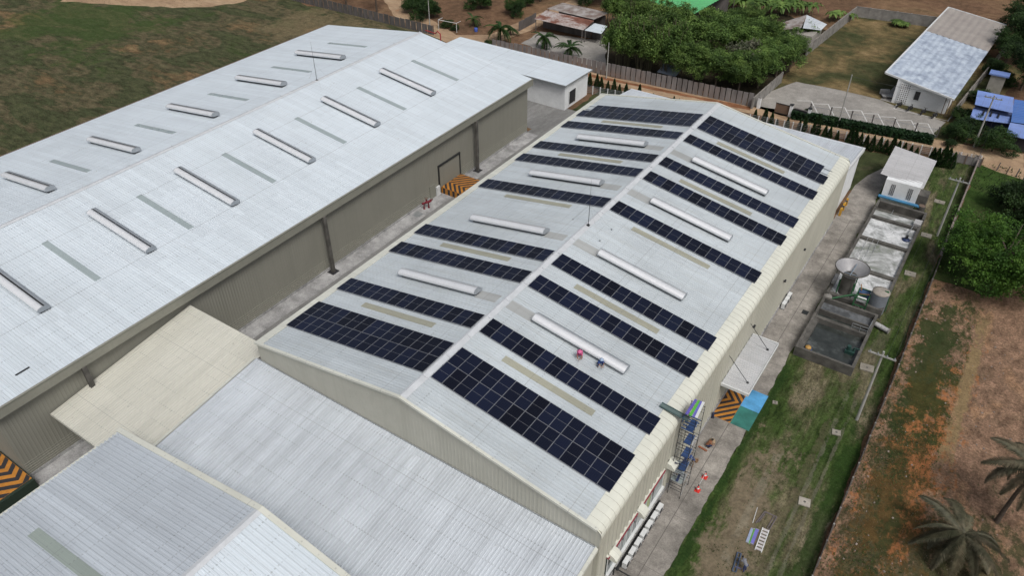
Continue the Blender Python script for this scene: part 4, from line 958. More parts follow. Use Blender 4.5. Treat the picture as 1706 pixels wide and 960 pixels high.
mb=MB(); mb.obox((18.35,13.92,10.06),(2.6,.05,.12),-.05,0,0,.06); mb.obox((18.35,14.38,10.06),(2.6,.05,.12),-.05,0,0,.06); mb.build('toe_board',plain('toe_green',(.07,.12,.12),.6),gp)
# cones with chain
def cone(px,py,label):
    p=at(px,py,.02); o=empty('traffic_cone',p,label,'traffic cone','red cones by the scaffold'); mb=MB(); mb.box((p.x-.24,p.y-.24,.02),(p.x+.24,p.y+.24,.07)); mb.lathe((p.x,p.y,.07),[(.19,0),(.045,.7),(.01,.71)],14); mb.build('body',plain('cone_red',(.62,.04,.03),.5,var=.05),o)
    mb=MB(); mb.lathe((p.x,p.y,.07),[(.142,.28),(.105,.43)],14); mb.build('band',M['whitemetal'],o); mb=MB(); mb.tube((p.x,p.y,.74),(p.x,p.y,.86),.06,n=8); mb.build('knob',M['black'],o); return p
c1=cone(1162,818,'red cone nearest the camera, standing below the scaffold'); c2=cone(1174,796,'red cone farther from the camera, beside the scaffold')
ch=MB()
for i in range(14):
    f=i/13; f2=(i+.6)/13; a=c1.lerp(c2,f)+Vector((0,0,.75-.5*f*(1-f))); b=c1.lerp(c2,f2)+Vector((0,0,.75-.5*f2*(1-f2))); ch.tube(a,b,.03,n=5)
tag(ch.build('barrier_chain',M['whitemetal']),'white plastic chain hung between the two red cones','chain')
# things lying on the near grass
ld=empty('ladder',at(1270,900),'silver ladder lying flat on the worn grass','ladder')
p0,p1=at(1276,882,.08),at(1263,919,.08); d=(p1-p0).normalized(); n=Vector((-d.y,d.x,0))*.27
for s_ in (1,-1): 
    mb=MB(); mb.tube(p0+n*s_,p1+n*s_,.045,n=6); mb.build('stringer',M['whitemetal'],ld)
for k in range(7):
    p=p0.lerp(p1,(k+.4)/7.0); mb=MB(); mb.obox((p.x,p.y,.08),(.22,.52,.05),math.atan2(d.y,d.x)); mb.build('rung',plain('rung_white',(.52,.5,.5),.5),ld)
for k,(q0,q1,c,lab) in enumerate((((1254,881),(1245,905),(.30,.36,.50),'pale blue board lying beside the ladder, leftmost of three'),((1257,881),(1248,907),(.13,.38,.06),'bright green board lying between the two blue boards'),((1262,882),(1252,907),(.18,.17,.52),'violet board lying nearest the ladder'))):
    p0,p1=at(*q0,.05),at(*q1,.05); c_=(p0+p1)/2; o=empty('board',c_,lab,'board','boards lying on the grass'); mb=MB(); mb.obox(c_,((p1-p0).length,.30 if k!=1 else .14,.05),math.atan2((p1-p0).y,(p1-p0).x)); mb.build('plank',plain('lying_board%d'%k,c,.5,var=.1),o); 
    for pp_ in (p0,p1):
        mb=MB(); pc=c_.lerp(pp_,.96); mb.obox(pc+Vector((0,0,.028)),(.07,.28 if k!=1 else .12,.02),math.atan2((p1-p0).y,(p1-p0).x)); mb.build('end_clip',M['galv'],o)
fr=empty('frame',at(1275,862),'rusty grey metal frame lying beyond the ladder','frame')
pts=[at(1259,872,.06),at(1274,853,.06),at(1294,862,.06),at(1281,884,.06)]; mb=MB(); mb.path(pts,.06,6)
mb.path([pts[0].lerp(pts[1],.1)+Vector((.15,.1,0)),pts[1]+Vector((.1,-.25,0)),],.05,6); mb.path([pts[2]+Vector((-.25,-.1,0)),pts[3]+Vector((-.2,.1,0))],.05,6); mb.build('bars',plain('frame_rust_grey',(.14,.12,.12),.7,var=.3),fr)
mb=MB()
for k in range(5):
    a=pts[0].lerp(pts[1],k/5+.1); mb.tube(a,a+Vector((.22,.08,0)),.03,n=5); a=pts[2].lerp(pts[3],k/5+.1); mb.tube(a,a+Vector((-.22,-.08,0)),.03,n=5)
mb.build('ties',M['slabd'],fr)
rodm=MB(); rodm.tube(at(1254,872,.05),at(1262,846,.05),.03,n=5); tag(rodm.build('rod',M['whitemetal']),'thin white rod lying left of the rusty frame','rod')
sf=empty('steel_frame',at(1222,945),'long blue grey steel frame lying on the grass by the crouching person','frame')
a,b=at(1229,921,.1),at(1220,952,.1); mb=MB(); mb.tube(a,b,.07,n=6); mb.tube(a+Vector((.28,.05,0)),b+Vector((.28,.05,0)),.07,n=6)
for k in range(5): p=a.lerp(b,k/4); mb.tube(p,p+Vector((.28,.05,0)),.04,n=5)
mb.build('rails',plain('steel_blue',(.08,.11,.17),.5,.2),sf)
a=at(1225,945,.1); b=at(1236,949,.1); mb=MB(); mb.tube(a,b,.06,n=6); mb.build('cross_bar',plain('steel_violet',(.12,.11,.2),.5),sf)
# roof items
# red hydrant in the alley
hy=empty('hydrant',(-29.9,39.8,0),'dark red hydrant stand on the apron of the left warehouse','hydrant')
M['hyd']=plain('hydrant_red',(.16,.012,.022),.4)
mb=MB()
for x,y in ((-30.05,39.5),(-29.75,40.15)): mb.tube((x,y,0),(x,y,.85),.09,n=8); mb.tube((x,y,0),(x,y,.06),.18,n=8)
mb.build('standpipe',M['hyd'],hy)
mb=MB(); mb.tube((-30.1,39.2,.95),(-29.6,40.6,.95),.17,n=10); mb.tube((-29.9,39.9,.9),(-29.9,39.9,1.55),.12,n=8); mb.tube((-29.85,39.4,1.1),(-29.4,39.5,1.2),.09,n=8); mb.tube((-29.7,40.4,1.1),(-29.3,40.6,1.25),.09,n=8); mb.build('valve_body',M['hyd'],hy)
mb=MB(); mb.lathe((-29.9,39.9,1.55),[(.02,0),(.24,.02),(.24,.07),(.02,.09)],12); mb.build('handwheel',M['brownrust'],hy)
o=MB(); o.box((-30.4,37.2,.02),(-29.3,38.4,.05)); tag(o.build('drain_grate',M['galv']),'grey drain grate on the apron before the red hydrant','grate')

# ================================================================== people
M['skin']=plain('skin',(.30,.17,.11),.6,var=.1,scale=6); M['hair']=plain('black_hair',(.012,.010,.009),.6)
def person(loc,rz,joints,label,shirt,pants,hat=None):
    o=empty('person',loc,label,'person'); J={k:Vector(v) for k,v in joints.items()}
    def lim(mb,a,b,r0,r1): mb.tube(J[a],J[b],r0,r1,10); mb.lathe(J[a],[(.001,-r0),(r0*.7,-r0*.7),(r0,0),(r0*.7,r0*.7),(.001,r0)],10); mb.lathe(J[b],[(.001,-r1),(r1*.7,-r1*.7),(r1,0),(r1*.7,r1*.7),(.001,r1)],10)
    mb=MB()
    lim(mb,'pelvis','chest',.14,.16); lim(mb,'chest','neck',.13,.06); lim(mb,'neck','head',.055,.055)
    for s in 'LR':
        lim(mb,'pelvis','hip'+s,.12,.09); lim(mb,'hip'+s,'knee'+s,.085,.06); lim(mb,'knee'+s,'ankle'+s,.058,.042); lim(mb,'ankle'+s,'toe'+s,.045,.035)
        lim(mb,'chest','sho'+s,.11,.065); lim(mb,'sho'+s,'elb'+s,.055,.042); lim(mb,'elb'+s,'wri'+s,.04,.03)
        w=J['wri'+s]; d=(w-J['elb'+s]).normalized(); sd=d.orthogonal().normalized(); p=w+d*.085
        mb.tube(w,p,.033,.04,8)
        for k,L in enumerate((.065,.08,.074,.055)):
            a=p+sd*(.03-.02*k); m_=a+d*L*.55; mb.tube(a,m_,.011,.010,6); mb.tube(m_,m_+(d*.8-d.cross(sd)*.6)*L*.5,.010,.008,6)
        mb.tube(w+d*.03+sd*.03,w+d*.075+sd*.075,.012,.010,6)
    h=J['head']+Vector((0,0,.06)); f=(J.get('face',Vector((0,1,0)))).normalized()
    mb.lathe(h,[(.001,-.12),(.05,-.11),(.078,-.05),(.085,.02),(.07,.085),(.035,.115),(.001,.12)],12)
    mb.obox(h+f*.085-Vector((0,0,.01)),(.03,.03,.04)); 
    sdv=f.cross(Vector((0,0,1)))
    for q in (1,-1): mb.obox(h+sdv*(.085*q),(.02,.035,.05))
    b=mb.build('body',M['skin']); 
    rm=b.modifiers.new('fuse','REMESH'); rm.mode='VOXEL'; rm.voxel_size=.013
    b.parent=o
    mb=MB(); mb.lathe(h+Vector((0,0,.012))-f*.012,[(.088,-.03),(.094,.02),(.08,.09),(.04,.122),(.001,.128)],12); x=mb.build('hair',M['hair']); x.parent=o
    mb=MB()
    for q in (1,-1): mb.obox(h+f*.08+sdv*(.033*q)+Vector((0,0,.015)),(.018,.018,.012))
    mb.obox(h+f*.078-Vector((0,0,.06)),(.03,.014,.01)); x=mb.build('eyes_and_mouth',M['hair']); x.parent=o
    mb=MB(); lim(mb,'pelvis','chest',.155,.18); lim(mb,'chest','neck',.145,.075)
    for s in 'LR': lim(mb,'chest','sho'+s,.125,.08); mb.tube(J['sho'+s],J['sho'+s].lerp(J['elb'+s],.75),.072,.06,10)
    x=mb.build('shirt',shirt); x.parent=o; r_=x.modifiers.new('fuse','REMESH'); r_.mode='VOXEL'; r_.voxel_size=.02
    mb=MB()
    for s in 'LR': lim(mb,'pelvis','hip'+s,.15,.11); lim(mb,'hip'+s,'knee'+s,.10,.075); mb.tube(J['knee'+s],J['knee'+s].lerp(J['ankle'+s],.92),.072,.058,10)
    x=mb.build('trousers',pants); x.parent=o; r_=x.modifiers.new('fuse','REMESH'); r_.mode='VOXEL'; r_.voxel_size=.02
    o.rotation_euler=(0,0,rz); return o
squat=dict(pelvis=(0,0,.32),chest=(0,.22,.70),neck=(0,.34,.88),head=(0,.42,.97),face=(0,.8,-.6),hipL=(.13,.02,.32),hipR=(-.13,.02,.32),kneeL=(.22,.38,.45),kneeR=(-.22,.38,.45),ankleL=(.18,.10,.07),ankleR=(-.18,.10,.07),toeL=(.2,.28,.04),toeR=(-.2,.28,.04),shoL=(.19,.26,.74),shoR=(-.19,.26,.74),elbL=(.22,.48,.55),elbR=(-.22,.48,.55),wriL=(.10,.66,.40),wriR=(-.10,.66,.40))
bend=dict(pelvis=(0,0,.88),chest=(0,.36,1.12),neck=(0,.52,1.18),head=(0,.62,1.17),face=(0,.5,-.85),hipL=(.12,.0,.86),hipR=(-.12,.0,.86),kneeL=(.13,.10,.47),kneeR=(-.13,.04,.47),ankleL=(.13,.02,.08),ankleR=(-.13,-.06,.08),toeL=(.14,.2,.04),toeR=(-.14,.12,.04),shoL=(.19,.40,1.10),shoR=(-.19,.40,1.10),elbL=(.2,.52,.84),elbR=(-.2,.52,.84),wriL=(.12,.66,.62),wriR=(-.12,.66,.62))
p=at(1240,953); person((p.x,p.y,0),R(55),bend,'person in a grey top and blue trousers bending over a steel frame on the grass',plain('shirt_grey',(.20,.21,.24),.9),plain('trousers_blue',(.03,.045,.12),.9))
p=at(1177,745); person((p.x,p.y,.012),R(-60),squat,'person in an orange brown top crouching on the pavement by a plank',plain('shirt_orange_brown',(.24,.10,.05),.9),plain('trousers_navy',(.015,.025,.07),.9))
p=at(1156,779); person((p.x-.15,p.y,.012),R(80),bend,'person in a blue top leaning out at the foot of the scaffold',plain('shirt_blue',(.03,.06,.18),.9),plain('trousers_tan',(.22,.16,.11),.9))
def hat(o,h,mat,r):
    mb=MB(); mb.lathe(h,[(.02,.16),(.09,.15),(.11,.04),(r,.0),(r,-.015),(.1,-.01)],14); x=mb.build('hat',mat); x.parent=o
q=BR.P(9.15,14.35,.03); o=person(q,R(200),squat,'person in pink with a wide pink hat crouching beside the nearest roof ventilator',plain('shirt_pink',(.55,.10,.24),.9),plain('trousers_pink_grey',(.30,.10,.16),.9)); hat(o,Vector((0,.42,1.06)),plain('hat_pink',(.62,.14,.30),.8),.27)
q=BR.P(10.95,14.65,.03); o=person(q,R(230),squat,'person in dark blue with a pale hat crouching on the roof nearer the eave',plain('shirt_dark_blue',(.03,.07,.24),.9),plain('trousers_dark_blue',(.025,.05,.16),.9)); hat(o,Vector((0,.42,1.06)),plain('hat_pale_blue',(.35,.45,.6),.8),.2)
pk_=empty('work_plank',at(1172,752),'short reddish plank on the pavement beside the crouching person','plank'); a,b=at(1164,744,.08),at(1178,752,.08); c_=(a+b)/2; mb=MB(); mb.obox(c_,((b-a).length,.2,.06),math.atan2((b-a).y,(b-a).x)); mb.build('plank',plain('plank_red_brown',(.28,.10,.05),.7),pk_)
for q in (a.lerp(b,.2),a.lerp(b,.8)):
    mb=MB(); mb.obox((q.x,q.y,.03),(.1,.3,.06),math.atan2((b-a).y,(b-a).x)); mb.build('batten',M['brownrust'],pk_)
p=at(1186,738); bs_=empty('bag',p,'pale tan sack on the pavement next to the crouching person','bag'); mb=MB(); mb.lathe(p,[(.2,0),(.34,.15),(.28,.35),(.1,.45),(.12,.5)],10); mb.build('sack',plain('sack_tan',(.38,.29,.19),.9),bs_); mb=MB(); mb.lathe(p,[(.11,.43),(.125,.45),(.11,.47)],10); mb.build('tie',M['brownrust'],bs_)
p=at(1160,770,.02); bs_=empty('bucket',p,'brown bucket on the pavement by the leaning person','bucket'); mb=MB(); mb.lathe(p,[(.14,0),(.2,.35),(.17,.35),(.12,.04),(.01,.04)],12); mb.build('pail',plain('bucket_brown',(.22,.13,.07),.7),bs_); mb=MB(); mb.path([(p.x-.19,p.y,.36),(p.x-.1,p.y,.5),(p.x+.1,p.y,.5),(p.x+.19,p.y,.36)],.012,5); mb.build('handle',M['galv'],bs_)

# ================================================================== far buildings
wb=empty('building',at(1530,165),'long white single storey building with a two tone low roof in the far yard','building')
rc=[at(1475,121,4.6),at(1580,12,4.6),at(1677,42,3.7),at(1590,166,3.7)]  # left near, left far, right far, right near
t=NT('streaked_white_roof'); p=t.pos(); n=t.noise(p,.5,7,.7,.3); n2=t.noise(p,.12,4); c=t.ramp(n,[(.3,(.21,.25,.33)),(.48,(.36,.42,.51)),(.62,(.50,.57,.65))]); t.col(c); mroof1=t.fin(.5)
t=NT('beige_roof'); n=t.noise(t.pos(),.4,6,.65); t.col(t.ramp(n,[(.3,(.27,.24,.22)),(.7,(.36,.33,.30))])); mroof2=t.fin(.6)
def quadrib(mb,a,b,c,d,k,h=.06):
    vs=[]
    for i in range(k*4+1):
        f=i/(k*4); up=(0,0,h,h)[i%4] if i<k*4 else 0; vs+=[a.lerp(d,f)+Vector((0,0,up)),b.lerp(c,f)+Vector((0,0,up))]
    mb.add(vs,[(2*i,2*i+1,2*i+3,2*i+2) for i in range(k*4)])
fm=.60
lm,rm_=rc[0].lerp(rc[1],fm),rc[3].lerp(rc[2],fm)
mb=MB(); quadrib(mb,rc[0],lm,rm_,rc[3],11); mb.build('roof',mroof1,wb)
mb=MB(); quadrib(mb,lm+Vector((0,.02,.01)),rc[1],rc[2],rm_+Vector((0,.02,.01)),9); mb.build('roof',mroof2,wb)
mb=MB()
for a,b in ((rc[0],rc[3]),(rc[0],rc[1]),(rc[1],rc[2])):
    d=(b-a).normalized(); n=Vector((d.y,-d.x,0))*.12; u=Vector((0,0,.14))
    if a is rc[0] and b is rc[1]: n=-n
    mb.add([a-u+n,b-u+n,b+u+n,a+u+n,a-u-n,b-u-n,b+u-n,a+u-n],[(0,1,2,3),(7,6,5,4),(3,2,6,7),(0,4,5,1)])
mb.build('fascia',M['whitemetal'],wb)
wy=113.2; wx0,wx1=16.3,25.0
mb=MB(); mb.add([(wx0,wy,0),(wx1,wy,0),(wx1,wy,3.75),(wx0,wy,4.35)],[(0,1,2,3)]); mb.add([(wx0,wy,0),(wx0,wy,4.35),(wx0+2.3,157,4.35),(wx0+2.3,157,0)],[(0,1,2,3)]); mb.add([(wx1,wy,0),(wx1+2.3,156,0),(wx1+2.3,156,3.7),(wx1,wy,3.7)],[(0,1,2,3)]); mb.build('wall',M['white'],wb)
mb=MB(); mb.box((17.0,wy-.12,.25),(18.7,wy-.02,3.9)); bl=mb.build('breeze_block_screen',M['white'],wb)
mb=MB()
for i in range(5):
    for k in range(10): mb.box((17.1+i*.33,wy-.128,.4+k*.34),(17.1+i*.33+.17,wy-.11,.4+k*.34+.18))
mb.build('block_holes',M['slabd'],bl)
mb=MB(); mb.box((19.6,wy-.1,1.35),(20.4,wy-.01,2.9)); wn=mb.build('window',M['black'],wb)
mb=MB(); mb.box((19.5,wy-.09,2.9),(20.5,wy-.02,3.0)); mb.box((19.5,wy-.13,1.25),(20.5,wy-.02,1.35)); mb.build('frame',M['whitemetal'],wn)
mb=MB()
for x in (24.6,25.2,25.6): mb.tube((x,wy-.9,0),(x,wy-.9,3.6),.07,n=6)
mb.build('porch_post',M['brownrust'],wb)
bh=empty('stone_bench',at(1478,163),'pale stone bench set on the path left of the white building','bench')
p=at(1478,163); mb=MB(); mb.obox((p.x,p.y,.45),(2.0,1.0,.16),.5); mb.build('seat',M['conclight'],bh)
for s_ in (-.6,.6): 
    mb=MB(); mb.obox((p.x+s_*.9,p.y+s_*.5,.2),(.4,.8,.4),.5); mb.build('leg',M['concdark'],bh)
p2=at(1472,158); mb=MB(); mb.obox((p2.x,p2.y,.65),(1.6,.25,.9),.5); mb.build('backrest',M['conclight'],bh)
def moto(px,py,rz,label):
    p=at(px,py,.012); o=empty('motorbike',p,label,'motorbike','motorbikes parked at the white wall'); q=MB
    for s_ in (-.62,.62):
        mb=MB(); mb.lathe((0,0,0),[(.20,-.05),(.29,-.06),(.31,0),(.29,.06),(.20,.05),(.20,-.05)],16); mb.v=[Vector((p.x+s_+v.x,p.y+v.z,.32+v.y)) for v in mb.v]; mb.build('wheel',M['black'],o)
    mb=MB(); mb.tube((p.x-.5,p.y,.45),(p.x+.3,p.y,.55),.14,.12,8); mb.tube((p.x+.3,p.y,.5),(p.x+.42,p.y,.95),.09,.07,8); mb.tube((p.x-.62,p.y,.6),(p.x-.2,p.y,.62),.1,.12,8); mb.tube((p.x+.62,p.y,.33),(p.x+.45,p.y,1.0),.035,n=6); mb.build('body',M['dark'],o)
    mb=MB(); mb.obox((p.x-.28,p.y,.78),(.75,.26,.12)); mb.build('seat',M['black'],o)
    mb=MB(); mb.tube((p.x+.42,p.y-.33,1.04),(p.x+.42,p.y+.33,1.04),.03,n=6); mb.build('handlebar',M['dark'],o)
    mb=MB(); mb.lathe((p.x+.52,p.y,.9),[(.01,-.08),(.09,-.04),(.09,.04),(.01,.08)],8); mb.build('headlight',M['whitemetal'],o)
    # turn about its base
    for ch in o.children: 
        pass
    o.rotation_euler=(0,0,rz)
for i,(px,py) in enumerate(((1497,178),(1515,184),(1537,190),(1556,196))):
    moto(px,py,R(70),['dark motorbike in front of the breeze block screen','dark motorbike below the small black window','motorbike third from the screen, at the blank white wall','motorbike in the last bay near the porch posts'][i])
# blue roofed house
M['blueroof']=sheet('blue_roof_sheet',(.06,.15,.42),'x',.2,.5,(.2,.26,.42),pit=0); M['blueroofp']=sheet('pale_blue_roof_sheet',(.17,.26,.56),'x',.3,.5,(.18,.24,.42),pit=0)
hb=empty('house',at(1670,205),'house with stepped blue sheet roofs at the right edge','house')
def roofq(pix,zs,mat,k=14):
    P=[at(px,py,z) for (px,py),z in zip(pix,zs)]; mb=MB(); quadrib(mb,P[0],P[1],P[2],P[3],k); return mb.build('roof',mat,hb),P
r1,Pa=roofq([(1629,150),(1689,162),(1687,188),(1624,174)],[4.6,4.6,4.0,4.0],M['blueroofp'])
r2,Pb=roofq([(1622,179),(1684,193),(1682,206),(1616,197)],[3.1,3.1,2.7,2.7],M['blueroofp'])
r3,Pc=roofq([(1690,165),(1735,172),(1735,210),(1684,203)],[3.7,3.7,3.3,3.3],M['blueroof'])
r4,Pd=roofq([(1683,204),(1740,213),(1740,238),(1676,225)],[3.2,3.2,2.6,2.6],M['blueroofp'])
mb=MB(); x0=min(Pb[3].x,Pa[0].x)+.5; y0=Pd[2].y+.6
mb.box((Pa[0].x+.6,Pa[2].y+.6,0),(Pa[1].x+8,Pa[0].y-.4,3.4)); mb.build('wall',plain('house_wall_navy',(.05,.07,.15),.8),hb)
mb=MB(); mb.box((Pd[3].x+.5,Pd[3].y+1.2,0),(Pd[2].x+3,Pa[2].y+.5,2.2)); mb.build('wall',plain('house_wall_dark',(.045,.045,.05),.9),hb)
for k in range(3):
    mb=MB(); p=at(1639+k*12.5,187+k*2.5,3.1); mb.box((p.x-.12,p.y-.9,2.95),(p.x+.12,p.y+.5,3.25)); mb.build('roof_batten',M['dark'],r2)
th=empty('outhouse',at(1655,150),'narrow outhouse with a pale blue roof slab behind the blue house','outhouse')
p=at(1654,152); mb=MB(); mb.box((p.x-1.2,p.y-.7,0),(p.x+1.2,p.y+.9,3.2)); mb.build('wall',plain('outhouse_wall',(.30,.29,.26),.8),th); mb=MB(); mb.box((p.x-1.6,p.y-1.0,3.2),(p.x+1.6,p.y+1.1,3.45)); mb.build('roof',M['blueroofp'],th)
# rusty sheds
t=NT('rusty_sheet'); n=t.noise(t.pos(scale=(.35,.8,1)),.55,6,.7,.3); n2=t.noise(t.pos(),2,5,.7); c=t.ramp(n,[(.36,(.10,.035,.022)),(.46,(.19,.075,.05)),(.52,(.38,.33,.31)),(.62,(.45,.42,.41))]); t.col(t.mix(t.ramp(n2,[(.4,.5),(.6,0.0)]),c,(.17,.08,.055))); M['rusty']=t.fin(.8)
t=NT('old_zinc'); n=t.noise(t.pos(),.6,6,.65); t.col(t.ramp(n,[(.35,(.16,.11,.095)),(.5,(.25,.22,.20)),(.65,(.38,.36,.35))])); M['zinc']=t.fin(.7)
def openshed(label,pix,zs,mat,k=10,patch=None):
    P=[at(px,py,z) for (px,py),z in zip(pix,zs)]; o=empty('shed',((P[0]+P[2])/2).xy.to_3d(),label,'shed'); mb=MB(); quadrib(mb,P[0],P[1],P[2],P[3],k,.05); mb.build('roof',mat,o)
    for q,z in zip(P,zs):
        cx=(P[0]+P[2])/2; pp=q.lerp(cx,.06); mb=MB(); mb.tube((pp.x,pp.y,0),(pp.x,pp.y,q.z-.1),.09,n=6); mb.build('post',M['slabd'],o)
    mb=MB(); a,b=P[0].lerp(P[3],.25),P[1].lerp(P[2],.25); mb.add([(a.x,a.y,0),(b.x,b.y,0),(b.x,b.y,b.z-.25),(a.x,a.y,a.z-.25)],[(0,1,2,3)]); mb.build('back_wall',M['slabd'],o)
    return o
openshed('open shed with a rust red and grey sheet roof behind the palms',[(910,16.5),(990,34),(972,50),(890,31)],[3.4,3.4,2.7,2.7],M['rusty'])
openshed('faded zinc roofed shed right behind the rusty one',[(938,4),(1016,21),(990,32),(911,14)],[3.6,3.6,3.5,3.5],M['zinc'])
openshed('small bright zinc lean-to partly under the leaves beside the rusty shed',[(991,38),(1012,43),(1002,56),(974,50)],[2.9,2.9,2.5,2.5],M['roofA'],6)
gb=openshed('green roofed building half hidden behind the grove',[(1040,-26),(1235,-22),(1158,22),(1092,6)],[6,6,4.5,4.5],sheet('bright_green_roof',(.10,.42,.16),'x',.3,.5,(.25,.5,.3),pit=0),18)
hs=empty('house',at(1345,60),'small grey roofed house behind the wall at the yard corner','house')
Q=[at(1300,38,3.6),at(1344,24,4.6),at(1378,40,3.6),at(1368,50,3.3),at(1335,46,4.4),at(1296,50,3.3)]
mb=MB(); quadrib(mb,Q[0],Q[1],Q[4],Q[5],6); mb.build('roof',M['zinc'],hs); mb=MB(); quadrib(mb,Q[1],Q[2],Q[3],Q[4]+Vector((.3,0,0)),6); mb.build('roof',M['roofD'],hs)
mb=MB(); mb.box((Q[5].x+.8,Q[5].y+.8,0),(Q[3].x-.5,Q[1].y-.8,3.1)); mb.build('wall',plain('old_render',(.33,.31,.28),.9),hs)
# goal frame and posts at the far road
gf=empty('goal_frame',at(745,48),'white metal goal frame at the edge of the road fork','frame')
a,b=at(731,48),at(761,54); mb=MB(); mb.path([a,a+Vector((0,0,2)),b+Vector((0,0,2)),b],.06,6); mb.build('bars',M['whitemetal'],gf); mb=MB(); mb.tube(a+Vector((0,0,2)),a+Vector((-.4,2,1.8)),.05,n=5); mb.tube(b+Vector((0,0,2)),b+Vector((-.4,2,1.8)),.05,n=5); mb.build('back_stay',M['whitemetal'],gf)
# ================================================================== vegetation
def leafmat(name,c1,c2,c3,scale=.42,trans=.25,rough=.6):
    t=NT(name); p=t.pos(); n=t.noise(p,scale,4,.6); n2=t.noise(p,scale*7,3,.6); oi=t.n('ShaderNodeObjectInfo').outputs['Random']
    c=t.ramp(n,[(.32,c1),(.5,c2),(.68,c3)]); c=t.mix(.75,c,t.ramp(n2,[(.3,.55),(.7,1.45)]),'MULTIPLY'); c=t.mix(.5,c,t.ramp(oi,[(0,.6),(1,1.5)]),'MULTIPLY')
    t.col(c); m_=t.fin(rough,0,.25)
    tr=t.n('ShaderNodeBsdfTranslucent'); t.l(c,tr.inputs[0]); mx=t.n('ShaderNodeMixShader'); mx.inputs[0].default_value=trans
    t.l(t.b.outputs[0],mx.inputs[1]); t.l(tr.outputs[0],mx.inputs[2]); t.l(mx.outputs[0],t.out.inputs[0]); return m_
M['leafG']=leafmat('grove_leaves',(.032,.064,.017),(.082,.145,.034),(.20,.30,.075))
M['leafB']=leafmat('bamboo_leaves',(.040,.078,.018),(.095,.165,.038),(.20,.30,.075))
M['leafR']=leafmat('bright_leaves',(.028,.072,.012),(.060,.140,.020),(.13,.245,.04),.5,.3)
M['leafD']=leafmat('dark_leaves',(.014,.030,.010),(.026,.056,.015),(.052,.098,.024))
M['leafC']=leafmat('cypress_leaves',(.016,.038,.013),(.030,.064,.020),(.055,.105,.032),1.2)
M['leafH']=leafmat('hedge_leaves',(.009,.028,.011),(.016,.046,.016),(.03,.072,.024),1.2)
M['leafP']=leafmat('pale_leaves',(.05,.065,.035),(.11,.12,.075),(.17,.17,.12))
M['palmG']=leafmat('palm_leaves',(.016,.040,.012),(.030,.07,.018),(.06,.11,.03))
M['palmN']=leafmat('grey_green_fronds',(.05,.055,.032),(.10,.095,.06),(.20,.165,.11))
M['grassblade']=leafmat('grass_blades',(.022,.042,.011),(.042,.078,.018),(.085,.10,.038),.3)
M['bark']=plain('bark',(.085,.066,.05),.9,var=.4,scale=3); M['cane']=plain('bamboo_cane',(.12,.11,.065),.7,var=.4,scale=2)

def leafcloud(n_cl,blobs,leaf,rnd,per=26,flat=.55,spread=.75,droop=0.,long=1.5):
    """many small leaf faces in clumps around the surface and inside of the blobs (cx,cy,cz,rx,ry,rz)"""
    V=[];F=[]
    tot=sum(b[3]*b[4]+b[3]*b[5] for b in blobs)
    for b in blobs:
        k=max(4,int(n_cl*(b[3]*b[4]+b[3]*b[5])/tot))
        for _ in range(k):
            u=rnd.uniform(-.75,1); th=rnd.uniform(0,2*math.pi); s=math.sqrt(max(0,1-u*u)); rr=rnd.uniform(.62,1.06)**.8
            nz=mnoise.noise(Vector((math.cos(th)*s*1.8+b[0],math.sin(th)*s*1.8+b[1],u*1.8+b[2])))*.35
            rr*=1+nz
            c=Vector((b[0]+b[3]*rr*s*math.cos(th),b[1]+b[4]*rr*s*math.sin(th),b[2]+b[5]*rr*u))
            cs=spread*rnd.uniform(.6,1.3)
            for _ in range(per):
                o=Vector((rnd.gauss(0,1)*cs*.5,rnd.gauss(0,1)*cs*.5,rnd.gauss(0,1)*cs*.5*flat)); p=c+o
                a=Vector((rnd.uniform(-1,1),rnd.uniform(-1,1),rnd.uniform(-.5,.5)-droop)).normalized(); w=a.cross(Vector((rnd.uniform(-1,1),rnd.uniform(-1,1),rnd.uniform(.2,1)))).normalized()
                L=leaf*rnd.uniform(.6,1.3); W=L/long*.5; i=len(V)
                V+=[p-a*L*.5,p+w*W,p+a*L*.5,p-w*W]; F.append((i,i+1,i+2,i+3))
    return V,F
def trunkmesh(mb,h,r,limbs,rnd,spread,lean=.05):
    pts=[Vector((rnd.uniform(-lean,lean)*h*f,rnd.uniform(-lean,lean)*h*f,h*f)) for f in (0,.3,.6,1)]
    mb.path(pts,[r*1.25,r,r*.8,r*.5],8)
    for _ in range(limbs):
        f=rnd.uniform(.4,.95); a=pts[2].lerp(pts[3],(f-.6)/.4) if f>.6 else pts[1].lerp(pts[2],(f-.3)/.3); th=rnd.uniform(0,6.283); L=spread*rnd.uniform(.5,.9)
        m_=a+Vector((math.cos(th)*L*.5,math.sin(th)*L*.5,L*.35)); e=a+Vector((math.cos(th)*L,math.sin(th)*L,L*.55)); mb.path([a,m_,e],[r*.45,r*.3,r*.1],6)
LEAFMESH={}
